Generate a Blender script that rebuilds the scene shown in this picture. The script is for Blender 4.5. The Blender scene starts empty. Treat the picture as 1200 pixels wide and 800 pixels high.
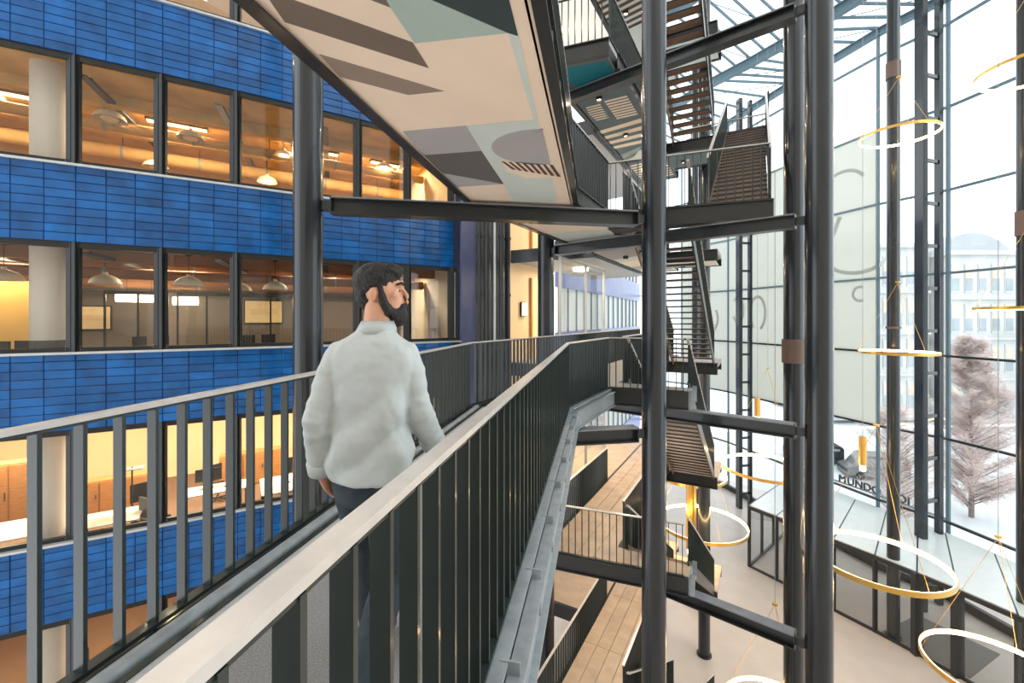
import bpy, bmesh, math, random
from mathutils import Vector, Matrix
random.seed(7)
sc = bpy.context.scene
C = sc.collection
R = math.radians

# ------------------------------------------------------------------ camera, sky, exposure
CAMZ = 1.6                                   # eye height above the deck of the footbridge (deck z = 0)
cam_d = bpy.data.cameras.new('camera'); cam = bpy.data.objects.new('camera', cam_d); C.objects.link(cam)
cam_d.sensor_width = 36.0; cam_d.lens = 36.0 * 510 / 1200; cam_d.shift_y = -27 / 1200
cam_d.clip_start = 0.05; cam_d.clip_end = 400
cam.location = (0, 0, CAMZ); cam.rotation_euler = (R(90), 0, 0)
sc.camera = cam
w = bpy.data.worlds.new('overcast_sky'); sc.world = w; w.use_nodes = True
bg = w.node_tree.nodes['Background']
bg.inputs['Color'].default_value = (0.93, 0.97, 1.0, 1); bg.inputs['Strength'].default_value = 2.0
vs = sc.view_settings
vs.view_transform = 'Standard'; vs.look = 'None'; vs.gamma = 1.0; vs.use_curve_mapping = False
vs.exposure = 0.4
S = 4.1                                      # storey height
GZ = -12.3                                   # ground floor of the atrium

# ------------------------------------------------------------------ materials
def lin(c):
    c = c / 255.0
    return c / 12.92 if c <= 0.04045 else ((c + 0.055) / 1.055) ** 2.4
def rgb(r, g, b): return (lin(r), lin(g), lin(b), 1)
MATS = {}
def M(name, col, rough=0.5, metal=0.0, var=0.0, scale=4.0, bump=0.0, coat=0.0, objrand=0.0, emit=None, es=0.0, bscale=None, stretch=None):
    m = bpy.data.materials.new(name); m.use_nodes = True
    nt = m.node_tree; N = nt.nodes; Lk = nt.links
    p = N['Principled BSDF']
    p.inputs['Base Color'].default_value = col; p.inputs['Roughness'].default_value = rough; p.inputs['Metallic'].default_value = metal
    p.inputs['Coat Weight'].default_value = coat; p.inputs['Coat Roughness'].default_value = 0.08
    geo = N.new('ShaderNodeNewGeometry')
    src = geo.outputs['Position']
    if stretch:
        mp = N.new('ShaderNodeMapping'); mp.inputs['Scale'].default_value = stretch
        Lk.new(src, mp.inputs['Vector']); src = mp.outputs['Vector']
    if var > 0 or objrand > 0:
        no = N.new('ShaderNodeTexNoise'); no.inputs['Scale'].default_value = scale; no.inputs['Detail'].default_value = 4
        Lk.new(src, no.inputs['Vector'])
        mr = N.new('ShaderNodeMapRange'); mr.inputs['From Min'].default_value = 0.3; mr.inputs['From Max'].default_value = 0.7
        mr.inputs['To Min'].default_value = 1 - var; mr.inputs['To Max'].default_value = 1 + var
        Lk.new(no.outputs['Fac'], mr.inputs['Value']); val = mr.outputs['Result']
        if objrand > 0:
            oi = N.new('ShaderNodeObjectInfo'); m2 = N.new('ShaderNodeMapRange')
            m2.inputs['To Min'].default_value = 1 - objrand; m2.inputs['To Max'].default_value = 1 + objrand
            Lk.new(oi.outputs['Random'], m2.inputs['Value'])
            mu = N.new('ShaderNodeMath'); mu.operation = 'MULTIPLY'
            Lk.new(val, mu.inputs[0]); Lk.new(m2.outputs['Result'], mu.inputs[1]); val = mu.outputs[0]
        vm = N.new('ShaderNodeVectorMath'); vm.operation = 'SCALE'; vm.inputs[0].default_value = col[:3]
        Lk.new(val, vm.inputs['Scale']); Lk.new(vm.outputs['Vector'], p.inputs['Base Color'])
    if bump > 0:
        nb = N.new('ShaderNodeTexNoise'); nb.inputs['Scale'].default_value = bscale or scale * 6; nb.inputs['Detail'].default_value = 3
        Lk.new(src, nb.inputs['Vector'])
        b = N.new('ShaderNodeBump'); b.inputs['Strength'].default_value = bump; b.inputs['Distance'].default_value = 0.02
        Lk.new(nb.outputs['Fac'], b.inputs['Height']); Lk.new(b.outputs['Normal'], p.inputs['Normal'])
    if emit:
        p.inputs['Emission Color'].default_value = emit; p.inputs['Emission Strength'].default_value = es
    MATS[name] = m
    return m
def glass(name, tint=(1, 1, 1, 1), refl=1.0, ior=1.45, haze=0.0, hazecol=(1, 1, 1, 1)):
    m = bpy.data.materials.new(name); m.use_nodes = True
    nt = m.node_tree; N = nt.nodes; Lk = nt.links; N.remove(N['Principled BSDF'])
    tr = N.new('ShaderNodeBsdfTransparent'); tr.inputs['Color'].default_value = tint
    gl = N.new('ShaderNodeBsdfGlossy'); gl.inputs['Roughness'].default_value = 0.02
    lw = N.new('ShaderNodeLayerWeight'); lw.inputs['Blend'].default_value = 0.5     # Schlick reflectance, same from both faces
    pw = N.new('ShaderNodeMath'); pw.operation = 'POWER'; pw.inputs[1].default_value = 5.0; Lk.new(lw.outputs['Facing'], pw.inputs[0])
    f0 = ((ior - 1) / (ior + 1)) ** 2
    mul = N.new('ShaderNodeMath'); mul.operation = 'MULTIPLY_ADD'; mul.inputs[1].default_value = refl * (1 - f0); mul.inputs[2].default_value = refl * f0; mul.use_clamp = True
    Lk.new(pw.outputs[0], mul.inputs[0])
    mx = N.new('ShaderNodeMixShader'); Lk.new(mul.outputs[0], mx.inputs[0])
    base = tr.outputs[0]
    if haze > 0:
        tl = N.new('ShaderNodeBsdfTranslucent'); tl.inputs['Color'].default_value = hazecol
        df = N.new('ShaderNodeBsdfDiffuse'); df.inputs['Color'].default_value = hazecol
        ad = N.new('ShaderNodeMixShader'); ad.inputs[0].default_value = 0.25
        Lk.new(tl.outputs[0], ad.inputs[1]); Lk.new(df.outputs[0], ad.inputs[2])
        m1 = N.new('ShaderNodeMixShader'); m1.inputs[0].default_value = haze
        Lk.new(base, m1.inputs[1]); Lk.new(ad.outputs[0], m1.inputs[2]); base = m1.outputs[0]
    Lk.new(base, mx.inputs[1]); Lk.new(gl.outputs[0], mx.inputs[2])
    Lk.new(mx.outputs[0], N['Material Output'].inputs['Surface'])
    MATS[name] = m
    return m
def emitter(name, col, strength):
    m = bpy.data.materials.new(name); m.use_nodes = True
    N = m.node_tree.nodes; N.remove(N['Principled BSDF'])
    e = N.new('ShaderNodeEmission'); e.inputs['Color'].default_value = col; e.inputs['Strength'].default_value = strength
    m.node_tree.links.new(e.outputs[0], N['Material Output'].inputs['Surface'])
    MATS[name] = m
    return m

steel = M('painted_steel', rgb(33, 36, 37), 0.40, 0.0, 0.10, 2.0, 0.02, coat=0.25)
steel_col = M('column_paint', rgb(42, 47, 51), 0.27, 0.4, 0.08, 1.2, 0.015, coat=0.4)
skylit_dusty = M('skylit_dusty_steel', rgb(122, 124, 130), 0.5, 0.0, 0.12, 6)  # paler steel: sky light and dust on beam tops, put into the colour
collar_m = M('brown_collar_paint', rgb(104, 84, 76), 0.45, 0.1, 0.06, 3)
steel_green = M('baluster_paint', rgb(31, 42, 40), 0.40, 0.0, 0.10, 9.0, 0.02, coat=0.2)
rail_metal = M('handrail_metal', rgb(206, 200, 194), 0.3, 0.15, 0.06, 14, 0.03)
galv = M('galvanised_steel', rgb(150, 158, 162), 0.42, 0.1, 0.15, 10, 0.05)
teal_steel = M('roof_steel', rgb(96, 122, 134), 0.5, 0.0, 0.06, 2)
frame_dark = M('window_frame_paint', rgb(27, 30, 32), 0.4, 0.1, 0.1, 5)
sill_metal = M('window_sill_metal', rgb(196, 200, 202), 0.4, 0.4, 0.05, 6)
tile = M('glazed_blue_tile', (0.003, 0.092, 0.31, 1), 0.2, 0.0, 0.30, 2.2, 0.12, coat=0.3, objrand=0.18, bscale=7.0)
tile.node_tree.nodes['Principled BSDF'].inputs['Specular IOR Level'].default_value = 0.35
grout = M('tile_grout', rgb(24, 36, 70), 0.8, 0, 0.2, 8)
blue_panel = M('blue_grey_panel', rgb(66, 76, 122), 0.45, 0.1, 0.08, 2)
deck_mat = M('deck_aggregate', rgb(138, 138, 138), 0.75, 0, 0.35, 130, 0.25, bscale=160)
deck_strip = M('deck_edge_concrete', rgb(176, 178, 180), 0.6, 0, 0.08, 9, 0.05)
deck_line = M('deck_edge_line', rgb(226, 220, 210), 0.6, 0, 0.06, 9)
plank = M('timber_floor', rgb(186, 164, 142), 0.5, 0, 0.14, 2.5, 0.05, objrand=0.06)
terrazzo = M('terrazzo_floor', rgb(192, 180, 170), 0.32, 0, 0.05, 1.2, 0.01)
peach = M('soffit_peach', rgb(240, 218, 196), 0.75, 0, 0.03, 2)
taupe = M('soffit_taupe', rgb(116, 100, 88), 0.75, 0, 0.03, 2)
taupe2 = M('soffit_light_taupe', rgb(146, 128, 114), 0.75, 0, 0.03, 2)
sage = M('soffit_sage', rgb(172, 190, 182), 0.75, 0, 0.03, 2)
sage2 = M('soffit_pale_sage', rgb(206, 214, 208), 0.75, 0, 0.03, 2)
ink = M('soffit_dark_green', rgb(50, 66, 68), 0.75, 0, 0.03, 2)
grey1 = M('soffit_grey', rgb(172, 168, 168), 0.75, 0, 0.03, 2)
grey2 = M('soffit_dark_grey', rgb(98, 94, 92), 0.75, 0, 0.03, 2)
brown_s = M('soffit_brown', rgb(90, 66, 56), 0.75, 0, 0.03, 2)
slate = M('soffit_slate', rgb(96, 112, 116), 0.75, 0, 0.03, 2)
teal_p = M('soffit_teal', rgb(20, 122, 134), 0.7, 0, 0.03, 2)
tread_wood = M('tread_wood', rgb(118, 92, 72), 0.55, 0, 0.15, 6, 0.05)
white_wall = M('white_plaster', rgb(232, 224, 212), 0.8, 0, 0.03, 2)
cream_wall = M('cream_plaster', rgb(240, 214, 170), 0.8, 0, 0.04, 2)
amber_ceiling = M('amber_ceiling', rgb(214, 174, 112), 0.8, 0, 0.22, 1.2)
brown_ceiling = M('brown_ceiling', rgb(150, 104, 74), 0.8, 0, 0.10, 1.5)
office_floor = M('office_carpet', rgb(120, 92, 70), 0.85, 0, 0.12, 30)
dark_mat = M('dark_plastic', rgb(28, 28, 30), 0.5, 0, 0.1, 6)
desk_white = M('white_laminate', rgb(236, 230, 218), 0.4, 0, 0.02, 3)
wood_warm = M('warm_wood', rgb(186, 132, 76), 0.5, 0, 0.15, 5, 0.04, stretch=(1, 1, 6))
shade_mat = M('lamp_shade_cream', rgb(232, 222, 200), 0.5, 0, 0.02, 3)
gold = M('brushed_gold', rgb(222, 178, 96), 0.28, 0.85, 0.06, 20)
white_roof = M('white_roof_panel', rgb(206, 214, 214), 0.25, 0, 0.03, 3, coat=0.4)
mat_grey = M('entrance_matting', rgb(128, 124, 120), 0.9, 0, 0.15, 40)
snow = M('snowy_ground', rgb(222, 226, 228), 0.8, 0, 0.10, 0.25)
twig = M('bare_twigs', rgb(216, 198, 192), 0.85, 0, 0.25, 1.2)
bark = M('tree_bark', rgb(140, 124, 118), 0.9, 0, 0.2, 4, 0.2)
stone_far = M('pale_stone', rgb(206, 206, 204), 0.8, 0, 0.05, 0.5)
grey_far = M('grey_render', rgb(160, 158, 156), 0.8, 0, 0.05, 0.5)
roof_far = M('roof_sheet', rgb(176, 180, 184), 0.6, 0, 0.05, 0.5)
win_far = M('far_window_glass', rgb(168, 176, 182), 0.4, 0, 0.2, 0.4)
blind_far = M('far_window_blind', rgb(224, 208, 190), 0.7, 0, 0.1, 0.4)
van_paint = M('van_paint', rgb(120, 122, 126), 0.3, 0.3, 0.05, 3, coat=0.5)
rubber = M('tyre_rubber', rgb(30, 30, 32), 0.8)
black_letter = M('black_letter', rgb(24, 24, 28), 0.5)
shirt_m = M('grey_linen_shirt', rgb(186, 193, 193), 0.8, 0, 0.04, 5, 0.03, bscale=180)
trouser_m = M('dark_denim', rgb(46, 58, 66), 0.85, 0, 0.15, 30, 0.1, bscale=200)
skin_m = M('skin', rgb(214, 160, 130), 0.5, 0, 0.06, 20, 0.05, bscale=120)
hair_m = M('dark_hair', rgb(22, 17, 16), 0.55, 0, 0.3, 60, 0.6, bscale=90)
boot_m = M('brown_leather', rgb(74, 52, 40), 0.5, 0, 0.15, 20)
sky_white = M('far_sky_white_glazing', rgb(226, 230, 232), 0.25, 0, 0.06, 0.6)  # opaque white: the reflected sky is put into the pane colour
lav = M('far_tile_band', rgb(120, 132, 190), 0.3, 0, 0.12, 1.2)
paper = M('picture_paper', rgb(246, 226, 180), 0.7, 0, 0.05, 8)
orange_wall = M('orange_timber_wall', rgb(206, 136, 74), 0.6, 0, 0.14, 3, stretch=(1, 1, 5))
wpane = glass('window_glass', (0.96, 0.96, 0.95, 1), 1.0, 1.45)
cpane = glass('curtain_wall_glass', (0.95, 0.975, 0.98, 1), 0.9, 1.45)
bpane = glass('banner_glass', (0.95, 0.97, 0.97, 1), 0.6, 1.45, 0.88, rgb(214, 216, 209))
banner_ink = glass('banner_print', (0.9, 0.9, 0.9, 1), 0.3, 1.4, 0.7, rgb(214, 216, 214))
vpane = glass('vestibule_glass', (0.96, 0.97, 0.97, 1), 0.8, 1.45)
ring_glow = emitter('ring_light', (1.0, 0.66, 0.30, 1), 24.0)
lamp_glow = emitter('lamp_glow', (1.0, 0.80, 0.50, 1), 9.0)
amber_glow = emitter('amber_panel_glow', (1.0, 0.66, 0.30, 1), 5.0)
cream_glow = emitter('cream_panel_glow', (1.0, 0.82, 0.55, 1), 7.0)

# ------------------------------------------------------------------ mesh helpers
ORG = {}
class MB:
    def __init__(s): s.v = []; s.f = []; s.mi = []; s.cur = 0
    def add(s, vs, fs):
        b = len(s.v); s.v += [tuple(x) for x in vs]
        for f in fs: s.f.append(tuple(b + i for i in f)); s.mi.append(s.cur)
        return s
    def hexa(s, q):  # 8 points: bottom 4 ccw, top 4
        return s.add(q, [(3, 2, 1, 0), (4, 5, 6, 7), (0, 1, 5, 4), (1, 2, 6, 5), (2, 3, 7, 6), (3, 0, 4, 7)])
    def box(s, cx, cy, cz, sx, sy, sz, rz=0):
        c, n = math.cos(rz), math.sin(rz); q = []
        for z in (-sz / 2, sz / 2):
            for x, y in ((-1, -1), (1, -1), (1, 1), (-1, 1)):
                a, b = x * sx / 2, y * sy / 2
                q.append((cx + a * c - b * n, cy + a * n + b * c, cz + z))
        return s.hexa(q)
    def bar(s, p, q, w, h, dz=0.0):
        """box section from p to q, w wide across, h tall, centred (dz lifts it)"""
        p, q = Vector(p), Vector(q); d = (q - p).normalized()
        side = Vector((0, 0, 1)).cross(d)
        if side.length < 1e-4: side = Vector((1, 0, 0))
        side.normalize(); up = d.cross(side).normalized()
        o = Vector((0, 0, dz))
        pts = []
        for u in (-1, 1):
            for e, sg in ((p, -1), (p, 1), (q, 1), (q, -1)):
                pts.append(e + o + side * sg * w / 2 + up * u * h / 2)
        return s.hexa(pts)
    def ibeam(s, p, q, h, b, tf=0.025, tw=0.02):
        """I section hanging below the line p-q (p, q on the top face)"""
        s.bar(p, q, b, tf, -tf / 2); s.bar(p, q, b, tf, -h + tf / 2); s.bar(p, q, tw, h - 2 * tf, -h / 2)
        return s
    def tube(s, p, q, r, n=12, r2=None, cap=True):
        p, q = Vector(p), Vector(q); d = (q - p).normalized()
        a = d.orthogonal().normalized(); b = d.cross(a); r2 = r if r2 is None else r2
        vs = [p + (a * math.cos(2 * math.pi * i / n) + b * math.sin(2 * math.pi * i / n)) * r for i in range(n)]
        vs += [q + (a * math.cos(2 * math.pi * i / n) + b * math.sin(2 * math.pi * i / n)) * r2 for i in range(n)]
        fs = [(i, (i + 1) % n, n + (i + 1) % n, n + i) for i in range(n)]
        if cap: fs += [tuple(range(n))[::-1], tuple(range(n, 2 * n))]
        return s.add(vs, fs)
    def prism(s, poly, z0, z1):
        a = sum(poly[i][0] * poly[(i + 1) % len(poly)][1] - poly[(i + 1) % len(poly)][0] * poly[i][1] for i in range(len(poly)))
        if a < 0: poly = poly[::-1]
        n = len(poly)
        vs = [(x, y, z0) for x, y in poly] + [(x, y, z1) for x, y in poly]
        return s.add(vs, [tuple(range(n))[::-1], tuple(range(n, 2 * n))] + [(i, (i + 1) % n, n + (i + 1) % n, n + i) for i in range(n)])
    def lathe(s, prof, c, n=20, rz=0):
        vs = []; fs = []
        for r, z in prof:
            for i in range(n):
                a = 2 * math.pi * i / n
                vs.append((c[0] + r * math.cos(a), c[1] + r * math.sin(a), c[2] + z))
        for k in range(len(prof) - 1):
            for i in range(n):
                fs.append((k * n + i, k * n + (i + 1) % n, (k + 1) * n + (i + 1) % n, (k + 1) * n + i))
        return s.add(vs, fs)
    def sweep(s, pts, w, h, z0=0.0):
        """flat section along a polyline, bottom at pts z + z0, mitred in plan"""
        n = len(pts); vs = []
        for i, p in enumerate(pts):
            dirs = []
            if i > 0: dirs.append((Vector(p) - Vector(pts[i - 1])).xy.normalized())
            if i < n - 1: dirs.append((Vector(pts[i + 1]) - Vector(p)).xy.normalized())
            d = sum(dirs, Vector((0, 0))).normalized(); k = 1 / max(0.4, d.dot(dirs[0]))
            nx, ny = -d.y * k * w / 2, d.x * k * w / 2
            for sg, z in ((1, 0), (-1, 0), (-1, h), (1, h)):
                vs.append((p[0] + nx * sg, p[1] + ny * sg, p[2] + z0 + z))
        fs = []
        for i in range(n - 1):
            for j in range(4): fs.append((i * 4 + j, i * 4 + (j + 1) % 4, i * 4 + 4 + (j + 1) % 4, i * 4 + 4 + j))
        fs += [(0, 3, 2, 1), ((n - 1) * 4, (n - 1) * 4 + 1, (n - 1) * 4 + 2, (n - 1) * 4 + 3)]
        return s.add(vs, fs)
    def mesh(s, name, mat, org=(0, 0, 0), smooth=False, fix=True):
        me = bpy.data.meshes.new(name)
        me.from_pydata([(x - org[0], y - org[1], z - org[2]) for x, y, z in s.v], [], s.f)
        for m in (mat if isinstance(mat, (list, tuple)) else [mat]): me.materials.append(m)
        if any(s.mi):
            for p, i in zip(me.polygons, s.mi): p.material_index = i
        if fix:
            bm = bmesh.new(); bm.from_mesh(me); bmesh.ops.recalc_face_normals(bm, faces=bm.faces); bm.to_mesh(me); bm.free()
        if smooth:
            for p in me.polygons: p.use_smooth = True
            if smooth != 'all': me.set_sharp_from_angle(angle=R(40))
        me.update()
        return me
    def build(s, name, mat, parent=None, smooth=False, org=None):
        o0 = ORG[parent.name] if parent else (org or (0, 0, 0))
        o = bpy.data.objects.new(name, s.mesh(name, mat, o0, smooth)); C.objects.link(o)
        if parent: o.parent = parent
        else: o.location = o0
        ORG[o.name] = o0
        return o
def tag(o, label=None, cat=None, group=None, kind=None):
    if label: o['label'] = label
    if cat: o['category'] = cat
    if group: o['group'] = group
    if kind: o['kind'] = kind
    return o
def thing(name, loc, label, cat=None, group=None, kind=None):
    o = bpy.data.objects.new(name, None); C.objects.link(o); o.location = loc; o.empty_display_size = 0.2
    ORG[o.name] = tuple(loc)
    return tag(o, label, cat, group, kind)
def inst(name, me, parent, loc, rz=0.0, rx=0.0, scale=None):
    o = bpy.data.objects.new(name, me); C.objects.link(o); o.parent = parent
    p = ORG[parent.name]; o.location = (loc[0] - p[0], loc[1] - p[1], loc[2] - p[2]); o.rotation_euler = (rx, 0, rz)
    if scale: o.scale = scale
    ORG[o.name] = tuple(loc)
    return o
ORD = ['first', 'second', 'third', 'fourth', 'fifth', 'sixth', 'seventh', 'eighth', 'ninth', 'tenth', 'eleventh', 'twelfth', 'thirteenth']
LVN = {-2: 'two floors below the footbridge', -1: 'one floor below the footbridge', 0: 'on the footbridge level', 1: 'one floor above the footbridge', 2: 'two floors above the footbridge', 3: 'three floors above the footbridge'}

# ------------------------------------------------------------------ plan: two directions of the footbridge
A1 = R(11.1); u1 = Vector((math.sin(A1), math.cos(A1))); n1 = Vector((-math.cos(A1), math.sin(A1)))
A2 = R(29.6); u2 = Vector((math.sin(A2), math.cos(A2))); n2 = Vector((-math.cos(A2), math.sin(A2)))
def P1(t, L): v = u1 * t + n1 * L; return (v.x, v.y)
def P2(t, L): v = u2 * t + n2 * L; return (v.x, v.y)
def z3(p, z): return (p[0], p[1], z)
RZ1 = math.atan2(u1.y, u1.x); RZ2 = math.atan2(u2.y, u2.x)
BEND_R = P1(8.0, 0.522); BEND_L = P1(7.8, 2.30)
LL = 4.68; LR = 3.07                         # left and right edge of the turned walkway
def e_line(L): return P2(10.01 + 0.16 * (LR - L), L)   # front edge of the landings

# ------------------------------------------------------------------ floors of the place
mb = MB(); mb.prism([(-14, -6), (23.5, -6), (23.5, 46), (-6, 46), (-14, 20)], GZ - 0.3, GZ)
tag(mb.build('floor', terrazzo), 'pale polished ground floor of the atrium', kind='structure')
mb = MB(); mb.prism([(23.5, -30), (120, -30), (120, 31), (23.5, 31)], GZ - 0.35, GZ - 0.02)
mb.add([(23.5, 31, GZ - 0.02), (120, 31, GZ - 0.02), (120, 46, -8.4), (23.5, 46, -10.4), (23.5, 46, GZ - 3), (120, 46, GZ - 3)], [(0, 1, 2, 3), (3, 2, 5, 4)])
mb.add([(-10, 46, -10.6), (120, 46, -8.4), (120, 120, -8.0), (-10, 120, -8.6)], [(0, 1, 2, 3)])
mb.add([(16, 40, GZ - .05), (23.5, 31, GZ - .05), (23.5, 46, -10.4), (10, 46, -10.6)], [(0, 1, 2, 3)])
tag(mb.build('street_ground', snow), 'snow dusted street and bank outside the glass wall', kind='structure')

# ------------------------------------------------------------------ blue tiled office front
def FC(s):
    """point and heading of the slightly curved front at arc length s"""
    x, y, t = -10.55, 8.97, 0.0
    ds = 0.05 if s >= 0 else -0.05
    k = int(round(abs(s) / 0.05))
    for i in range(k):
        a = R(30.4 + 0.635 * (t - 2.7)); x += math.cos(a) * ds; y += math.sin(a) * ds; t += ds
    return (x, y, R(30.4 + 0.635 * (s - 2.7)))
FCc = {}
def F(s):
    s = round(s, 2)
    if s not in FCc: FCc[s] = FC(s)
    return FCc[s]
def FN(s, n): x, y, a = F(s); return (x - math.sin(a) * n, y + math.cos(a) * n)   # n > 0: into the office
BAYS = [-3.42 + 1.5 * i for i in range(10)]  # bay edges -3.45 ... 10.05
S_END = 10.4
W0, W1 = 0.86, 3.27                          # window sill and head above each floor
tile_me = {}
def tile_mesh(wd, ht):
    m = MB(); a, b, c = wd / 2, ht / 2, 0.008
    m.add([(-a, 0, -b), (a, 0, -b), (a, 0, b), (-a, 0, b), (-a, -.018, -b), (a, -.018, -b), (a, -.018, b), (-a, -.018, b),
           (-a + c, -.025, -b + c), (a - c, -.025, -b + c), (a - c, -.025, b - c), (-a + c, -.025, b - c)],
          [(0, 1, 5, 4), (1, 2, 6, 5), (2, 3, 7, 6), (3, 0, 4, 7), (4, 5, 9, 8), (5, 6, 10, 9), (6, 7, 11, 10), (7, 4, 8, 11), (8, 9, 10, 11)])
    return m.mesh('glazed_tile', tile)
ROWS = 9; TH = (S - W1 + W0) / ROWS
TM = tile_mesh(0.5 - 0.012, TH - 0.012)
bandn = {-2: 'lowest', -1: 'second lowest', 0: 'middle', 1: 'uppermost'}
for k in (-2, -1, 0, 1):
    z0, z1 = k * S + W1, (k + 1) * S + W0
    m = MB(); ss = [-3.6 + 0.5 * i for i in range(29)]
    for a, b in zip(ss, ss[1:] ):
        b = min(b, S_END)
        if a >= S_END: break
        p, q, r_, t_ = FN(a, 0), FN(b, 0), FN(b, .28), FN(a, .28)
        m.hexa([z3(p, z0), z3(q, z0), z3(r_, z0), z3(t_, z0), z3(p, z1), z3(q, z1), z3(r_, z1), z3(t_, z1)])
    o = m.build('wall_left', grout, org=z3(FN(3, 0), z0))
    tag(o, f'{bandn[k]} band of glazed blue tiles on the curved office front', kind='structure')
    for i in range(22):
        s0 = -0.6 + 0.5 * i
        if s0 + 0.25 > S_END: break
        x, y, a = F(s0)
        for j in range(ROWS):
            inst('tile', TM, o, (x, y, z0 + TH * (j + .5)), a + random.uniform(-.004, .004), random.uniform(-.006, .006))
# windows: one per bay and floor
wi = 0
for k in (-2, -1, 0, 1, 2):
    z0, z1 = k * S + W0, k * S + W1
    if k == 2: z1 = k * S + 3.2
    for i in range(len(BAYS)):
        a = BAYS[i]; b = a + 1.5 if i < len(BAYS) - 1 else S_END
        if b - a < 0.3: continue
        wi += 1
        ma, mb_ = FN(a, .06), FN(b, .06)
        W = thing(f'window_{wi}', z3(ma, z0), f'dark framed office window {LVN[k]}, {ORD[i]} bay counted from the left end', kind='structure')
        pa, pb = Vector((*ma, 0)), Vector((*mb_, 0)); d = (pb - pa).normalized()
        def at(s, z, n=0.0):
            v = pa + d * s; return (v.x - d.y * n, v.y + d.x * n, z)
        wd = (pb - pa).length
        m = MB()
        m.bar(at(0.07, (z0 + z1) / 2 - (z1 - z0) / 2), at(0.07, z1), .10, .07); m.bar(at(wd - .07, z0), at(wd - .07, z1), .10, .07)
        m.bar(at(0, z0 + .05), at(wd, z0 + .05), .09, .10); m.bar(at(0, z1 - .06), at(wd, z1 - .06), .09, .12)
        m.build('frame', frame_dark, W)
        m = MB(); m.bar(at(0, z0), at(0, z1), .15, .12); m.build('mullion', steel_green if k == 2 else frame_dark, W)
        m = MB(); m.bar(at(.08, (z0 + z1) / 2, .02), at(wd - .08, (z0 + z1) / 2, .02), .012, z1 - z0 - .14); m.build('pane', wpane, W)
        m = MB(); m.bar(at(0, z0 - .015, -.10), at(wd, z0 - .015, -.10), .12, .05); m.build('sill', sill_metal, W)
        m = MB()
        for e in (.12, wd - .12):
            for zz in (.06, .13): m.bar(at(e, z0 + zz - .006, -.055), at(e, z0 + zz + .006, -.055), .012, .012)
        m.build('bolt', galv, W)

# office rooms behind the front (straight frame along the chord)
O0 = Vector((F(0)[0], F(0)[1])); d0 = Vector((0.8494, 0.5278)); nn0 = Vector((-0.5278, 0.8494)); RZ0 = math.atan2(d0.y, d0.x)
def RP(s, n, z=0): v = O0 + d0 * s + nn0 * n; return (v.x, v.y, z)
def rbox(m, s0, s1, n_0, n_1, z0, z1):
    q = [RP(s0, n_0), RP(s1, n_0), RP(s1, n_1), RP(s0, n_1)]
    return m.prism([(x, y) for x, y, _ in q], z0, z1)
ROOM_N = 6.6
spec = {-2: (orange_wall, amber_ceiling, amber_glow, 1.0), -1: (cream_wall, cream_wall, cream_glow, 1.0), 0: (white_wall, brown_ceiling, amber_glow, 1.0),
        1: (cream_wall, amber_ceiling, amber_glow, 1.0), 2: (white_wall, white_wall, cream_glow, 1.0)}
for k in (-2, -1, 0, 1, 2):
    wm, cm, gm, _ = spec[k]; zb = k * S
    tag(rbox(MB(), -4.2, 10.9, .30, ROOM_N, zb - .55, zb).build('floor', office_floor), f'brown office floor {LVN[k]}', kind='structure')
    tag(rbox(MB(), -4.2, 10.9, .35, ROOM_N, zb + 3.36, zb + 3.5).build('ceiling', cm), f'office ceiling {LVN[k]}', kind='structure')
    tag(rbox(MB(), -4.2, 10.9, ROOM_N, ROOM_N + .2, zb - .5, zb + 3.5).build('wall_back', wm), f'back wall of the office {LVN[k]}', kind='structure')
    m = MB(); rbox(m, -4.4, -4.2, .3, ROOM_N + .2, zb - .5, zb + 3.5); m.build('wall_side', wm)['kind'] = 'structure'
    m = MB(); rbox(m, 10.3, 10.5, .5, ROOM_N + .2, zb, zb + 3.36); m.build('wall_side', wm)['kind'] = 'structure'
    # round plaster column near the first visible window
    t = thing('round_column', RP(.42, 1.05, zb), f'round white plaster column inside the office {LVN[k]}', 'column', 'round office columns')
    MB().tube(RP(.42, 1.05, zb + 1.1), RP(.42, 1.05, zb + 3.36), .30, 28).build('shaft', white_wall, t, True)
    MB().tube(RP(.42, 1.05, zb), RP(.42, 1.05, zb + 1.1), .302, 28).build('painted_base', grey2 if k in (0, 1) else white_wall, t, True)
    # beams below the ceiling
    for j, nb in enumerate((2.0, 4.2)):
        tag(rbox(MB(), -4.2, 10.3, nb, nb + .3, zb + 3.08, zb + 3.36).build('trim_%d' % (j + 1), cm), f'{"front" if j == 0 else "rear"} ceiling beam in the office {LVN[k]}', kind='structure')
    # ceiling light panels
    for j, (s0, n_) in enumerate(((-1.2, 3.2), (2.6, 3.2), (6.4, 3.2), (9.0, 3.2))):
        t = thing('ceiling_light', RP(s0, n_, zb + 3.3), f'long ceiling light in the office {LVN[k]}, {ORD[j]} from the left', 'light', 'office ceiling lights')
        rbox(MB(), s0 - .75, s0 + .75, n_ - .12, n_ + .12, zb + 3.28, zb + 3.36).build('housing', dark_mat, t)
        rbox(MB(), s0 - .72, s0 + .72, n_ - .10, n_ + .10, zb + 3.262, zb + 3.28).build('diffuser', gm, t)
        ld = bpy.data.lights.new('ceiling_light_lamp', 'AREA'); ld.shape = 'RECTANGLE'; ld.size = 1.4; ld.size_y = .2
        ld.color = (1.0, .81, .50) if gm is amber_glow else (1.0, .85, .62)
        ld.energy = {-2: 130, -1: 210, 0: 75, 1: 170, 2: 130}[k]
        lo = bpy.data.objects.new('lamp', ld); C.objects.link(lo); lo.parent = t; lo.location = (0, 0, -.06)
        lo.rotation_euler = (0, 0, RZ0)

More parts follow.
